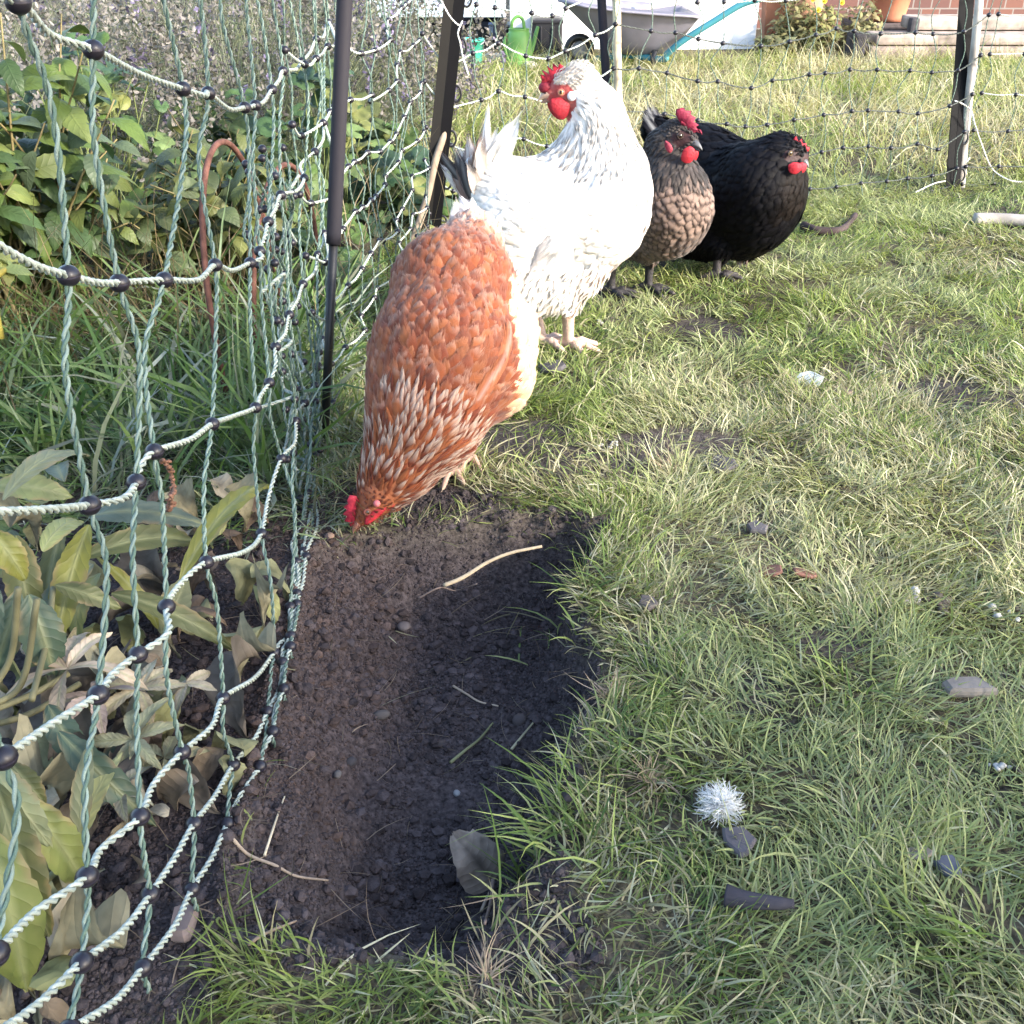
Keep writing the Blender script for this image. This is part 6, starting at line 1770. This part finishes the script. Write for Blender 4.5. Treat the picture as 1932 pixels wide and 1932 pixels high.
# grass cuttings and a tool in the tub
V, F = box(S(1255, 8), (.30, .05, .02), .25, .006, -.12); mb = MB(); mb.add(V, F, (.46, .42, .42)); tag(mb.build('wood_offcut', MAT['wood'], None, False), 'pale offcut lying on the wheelbarrow rim', 'board')
# terracotta pots
def pot(lab, px, py, rpx, hpx, y, col, square=False, z0=0.0):
    c = PY(px, py, y); c[2] = z0; k = M(1, c); r, h_ = rpx * k, hpx * k
    root = empty('terracotta_pot', c, lab, 'pot', 'terracotta pots by the wall')
    prof = [(0, .002), (r * .72, .002), (r * .75, .02), (r * .95, h_ * .80), (r * 1.0, h_ * .82), (r * 1.02, h_ * .86), (r * .98, h_ * .88), (r * 1.06, h_ * .90), (r * 1.10, h_ * .97), (r * 1.06, h_), (r * .96, h_), (r * .93, h_ * .92), (r * .85, h_ * .85), (0, h_ * .85)]
    V, F = lathe(c, prof, 4 if square else 32)
    if square:
        a = math.pi / 4; q = V - c; V = c + np.stack([q[:, 0] * math.cos(a) - q[:, 1] * math.sin(a), q[:, 0] * math.sin(a) + q[:, 1] * math.cos(a), q[:, 2]], -1)
    mb = MB(); mb.add(V, F, col); mb.build('body', MAT['clay'], root, not square)
    mb = MB(); V, F, cc = lumps(c + np.stack([r * .5 * rng.normal(size=40), r * .5 * rng.normal(size=40), np.full(40, h_ * .86)], -1), np.full(40, .02), np.tile([.06, .045, .035], (40, 1)), 4); mb.add(V, F, cc); mb.build('compost', MAT['clod'], root)
pot('tall brown terracotta pot standing against the white wall end', 1452, 100, 33, 150, 5.9, (.40, .19, .115), True)
pot('ribbed terracotta pot behind the yellow flowers', 1508, 90, 36, 108, 5.75, (.50, .27, .18))
zl = PY(1674, 40, 5.9)[2]
V, F = box((PY(1860, 40, 5.98)[0], 5.98, zl / 2), (1.4, .46, zl - .004), 0, .015); mb = MB(); mb.add(V, F, (.10, .08, .075)); tag(mb.build('stone_ledge', MAT['stone'], None, False), 'dark ledge behind the sleepers carrying the round bowl', 'ledge')
pot('round terracotta bowl above the timber sleepers', 1674, 40, 40, 62, 5.9, (.42, .17, .10), False, zl)
mb = MB(); n = 160; P = np.stack([rng.normal(PY(1452, 40, 5.72)[0], .04, n), rng.normal(5.70, .03, n), .40 + .3 * rng.random(n)], -1)
V, F, tt = blades(P, rng.random(n) * 6.28, .10 + .12 * rng.random(n), np.full(n, .006), 1.6 + .8 * rng.random(n), .9 * rng.random(n), 4, 5); mb.add(V, F, np.repeat(np.array([.42, .26, .13]) * (.6 + .7 * rng.random((n, 1))), 10, 0))
tag(mb.build('dried_grass_bunch', MAT['grass']), 'bunch of withered orange brown stems hanging over the brown pot', 'dried plant')
# bushy weeds with yellow flowers in front of the pots
def flowerbush(lab, px, py, w_, h_, y, seed, nf, cols):
    c = PY(px, py, y); c[2] = 0; k = M(1, c)
    root = empty('flowering_weed', c, lab, 'plant', 'weeds before the pots')
    leafy(root, c, tips_in((c[0], y, h_ * k * .5), (w_ * k * .5, .14, h_ * k * .55), 46, seed, .02), 9, .045, .018, cols, seed, SMOOTHL, .15, .5, .002)
    if nf:
        mb = MB(); r_ = np.random.default_rng(seed)
        for q in range(nf):
            p = c + np.array([w_ * k * .45 * r_.normal() * .7, -.10 + .06 * r_.normal(), h_ * k * (.75 + .35 * r_.random())])
            n = 12; a = np.linspace(0, 6.28, n, endpoint=False); d = np.stack([np.cos(a), -.25 + 0 * a, np.sin(a)], -1)
            V, F, U = cards(np.tile(p, (n, 1)), d, np.tile([0, -1.0, .2], (n, 1)), .013, .007, [.5, 1, .8, .3], 3, .2, .2, .1, 0, 0, 0, 0, 0, q); mb.add(V, F, (.80, .62, .03))
            V, F = ball(p - [0, .004, 0], .0045, 8, 6); mb.add(V, F, (.65, .40, .02))
        mb.build('flower', MAT['grass'], root)
flowerbush('olive weed clump with yellow flowers below the ribbed pot', 1530, 118, 110, 88, 5.55, 91, 3, [(.15, .16, .05), (.20, .19, .07), (.12, .13, .05)])
flowerbush('tall thin weeds with yellow flower beside the round bowl', 1610, 112, 70, 100, 5.65, 92, 3, [(.20, .19, .08), (.26, .22, .11), (.14, .14, .06)])
flowerbush('tall olive weeds standing before the brown square pot', 1490, 118, 90, 96, 5.6, 94, 0, [(.16, .15, .06), (.20, .18, .08), (.12, .12, .05)])
flowerbush('low dark weed at the foot of the white wall', 1455, 122, 60, 34, 5.45, 93, 0, [(.09, .10, .045), (.13, .13, .06)])
# timber sleepers
def sleeper(lab, x0, x1, y, z0, z1, d, col):
    root = empty('timber_sleeper', ((x0 + x1) / 2, y + d / 2, z0), lab, 'timber', 'stacked timber sleepers')
    bx('beam', 'wood', root, x0, x1, y, y + d, z0, z1, col, .014)
xa, xb2 = PY(1640, 110, 5.3)[0], PY(2060, 110, 5.3)[0]
z1 = PY(1700, 66, 5.3)[2]; z2 = PY(1800, 32, 5.5)[2]
sleeper('lowest whitish weathered sleeper lying on the grass', xa, xb2, 5.30, 0, z1 * .52, .20, (.24, .19, .16))
sleeper('middle sleeper of the stack, pale with a pink cast', xa + .03, xb2 + .05, 5.33, z1 * .52 + .004, z1, .20, (.29, .24, .205))
sleeper('topmost sleeper set back on the stack', PY(1722, 40, 5.5)[0], xb2 + .3, 5.48, z1 + .004, z2, .20, (.33, .28, .24))
def block(lab, px0, py0, px1, py1, y, d, col):
    a, b = PY(px0, py1, y), PY(px1, py0, y); z0 = max(a[2], 0)
    root = empty('plinth_block', ((a[0] + b[0]) / 2, y, z0), lab, 'block', 'dark blocks at the sleeper ends')
    bx('block', 'wood', root, a[0], b[0], y, y + d, z0, b[2], col, .012)
block('dark block carrying the end of the middle sleeper', 1608, 64, 1638, 116, 5.24, .16, (.05, .047, .052))
block('dark block under the end of the topmost sleeper', 1716, 34, 1738, 66, 5.42, .06, (.06, .057, .062))
# brick house wall far behind, top right
rt = empty('brick_wall', (2.2, 6.9, 0), 'dark brick wall at the back behind the sleepers', 'wall')
m, n_, l_, p_, o_ = newmat('brick')
tc = n_.new('ShaderNodeTexCoord'); br = n_.new('ShaderNodeTexBrick'); mp = n_.new('ShaderNodeMapping')
mp.inputs['Rotation'].default_value = (R(90), 0, 0); l_.new(tc.outputs['Object'], mp.inputs[0]); l_.new(mp.outputs[0], br.inputs['Vector'])
br.inputs['Scale'].default_value = 4.5; br.inputs['Color1'].default_value = (.17, .075, .055, 1); br.inputs['Color2'].default_value = (.11, .055, .05, 1); br.inputs['Mortar'].default_value = (.22, .19, .17, 1); br.inputs['Mortar Size'].default_value = .02
l_.new(br.outputs[0], p_.inputs['Base Color']); p_.inputs['Roughness'].default_value = .9
bp = n_.new('ShaderNodeBump'); bp.inputs['Strength'].default_value = .6; l_.new(br.outputs[1], bp.inputs['Height']); bp.invert = True; l_.new(bp.outputs[0], p_.inputs['Normal'])
MAT['brick'] = m
bx('wall', 'brick', rt, 1.2, 5.0, 6.9, 7.05, -.05, 2.4, (.2, .1, .08), .004)
bx('coping', 'stone', rt, 1.15, 5.05, 6.86, 7.09, 2.401, 2.46, (.35, .32, .30), .01)

# ------------------------------------------------------------------ added hedge, out of frame at right, put in to block the sun;
# its shade lies over the hole, the near netting and the hellebores
r_ = np.random.default_rng(515)
hx0, hx1, hy0, hy1, hz = 1.58, 2.15, -3.4, -0.10, 1.9
rt = empty('shade_hedge', ((hx0 + hx1) / 2, (hy0 + hy1) / 2, 0), 'added green hedge out of view, placed to shade the dug hole', 'hedge')
n = 7000
P = np.stack([r_.uniform(hx0, hx1, n), r_.uniform(hy0, hy1, n), hz * r_.random(n) ** .9], -1)
P[:, 1] -= .16 * fbm(P[:, 0], P[:, 2], 3, 3, 7) * (P[:, 1] > hy1 - .25)
Vv, F, U = cards(P, norm(r_.normal(size=(n, 3))), norm(r_.normal(size=(n, 3)) + [0, 0, .5]), .055 + .03 * r_.random(n), .034, [.2, .9, 1, .6, .1], 3, .1, .4, .1, 0, 0, .2, 0, 0, 515)
mb = MB(); mb.add(Vv, F, np.repeat(np.array([.07, .12, .03]) * (.6 + .8 * r_.random((n, 1))), 15, 0), U); mb.build('foliage', MAT['leaf'], rt)
mb = MB()
for k in range(16):
    b = np.array([(hx0 + hx1) / 2 + .08 * r_.normal(), hy0 + .1 + (hy1 - hy0 - .3) * k / 15, 0]); t_ = b + [.1 * r_.normal(), .1 * r_.normal(), 1.7]
    V, F = tube(spline(np.array([b - [0, 0, .05], (b + t_) / 2 + .06 * r_.normal(size=3), t_]), 6), np.linspace(.022, .006, 13), 8); mb.add(V, F, (.13, .10, .075))
mb.build('stem', MAT['wood'], rt)
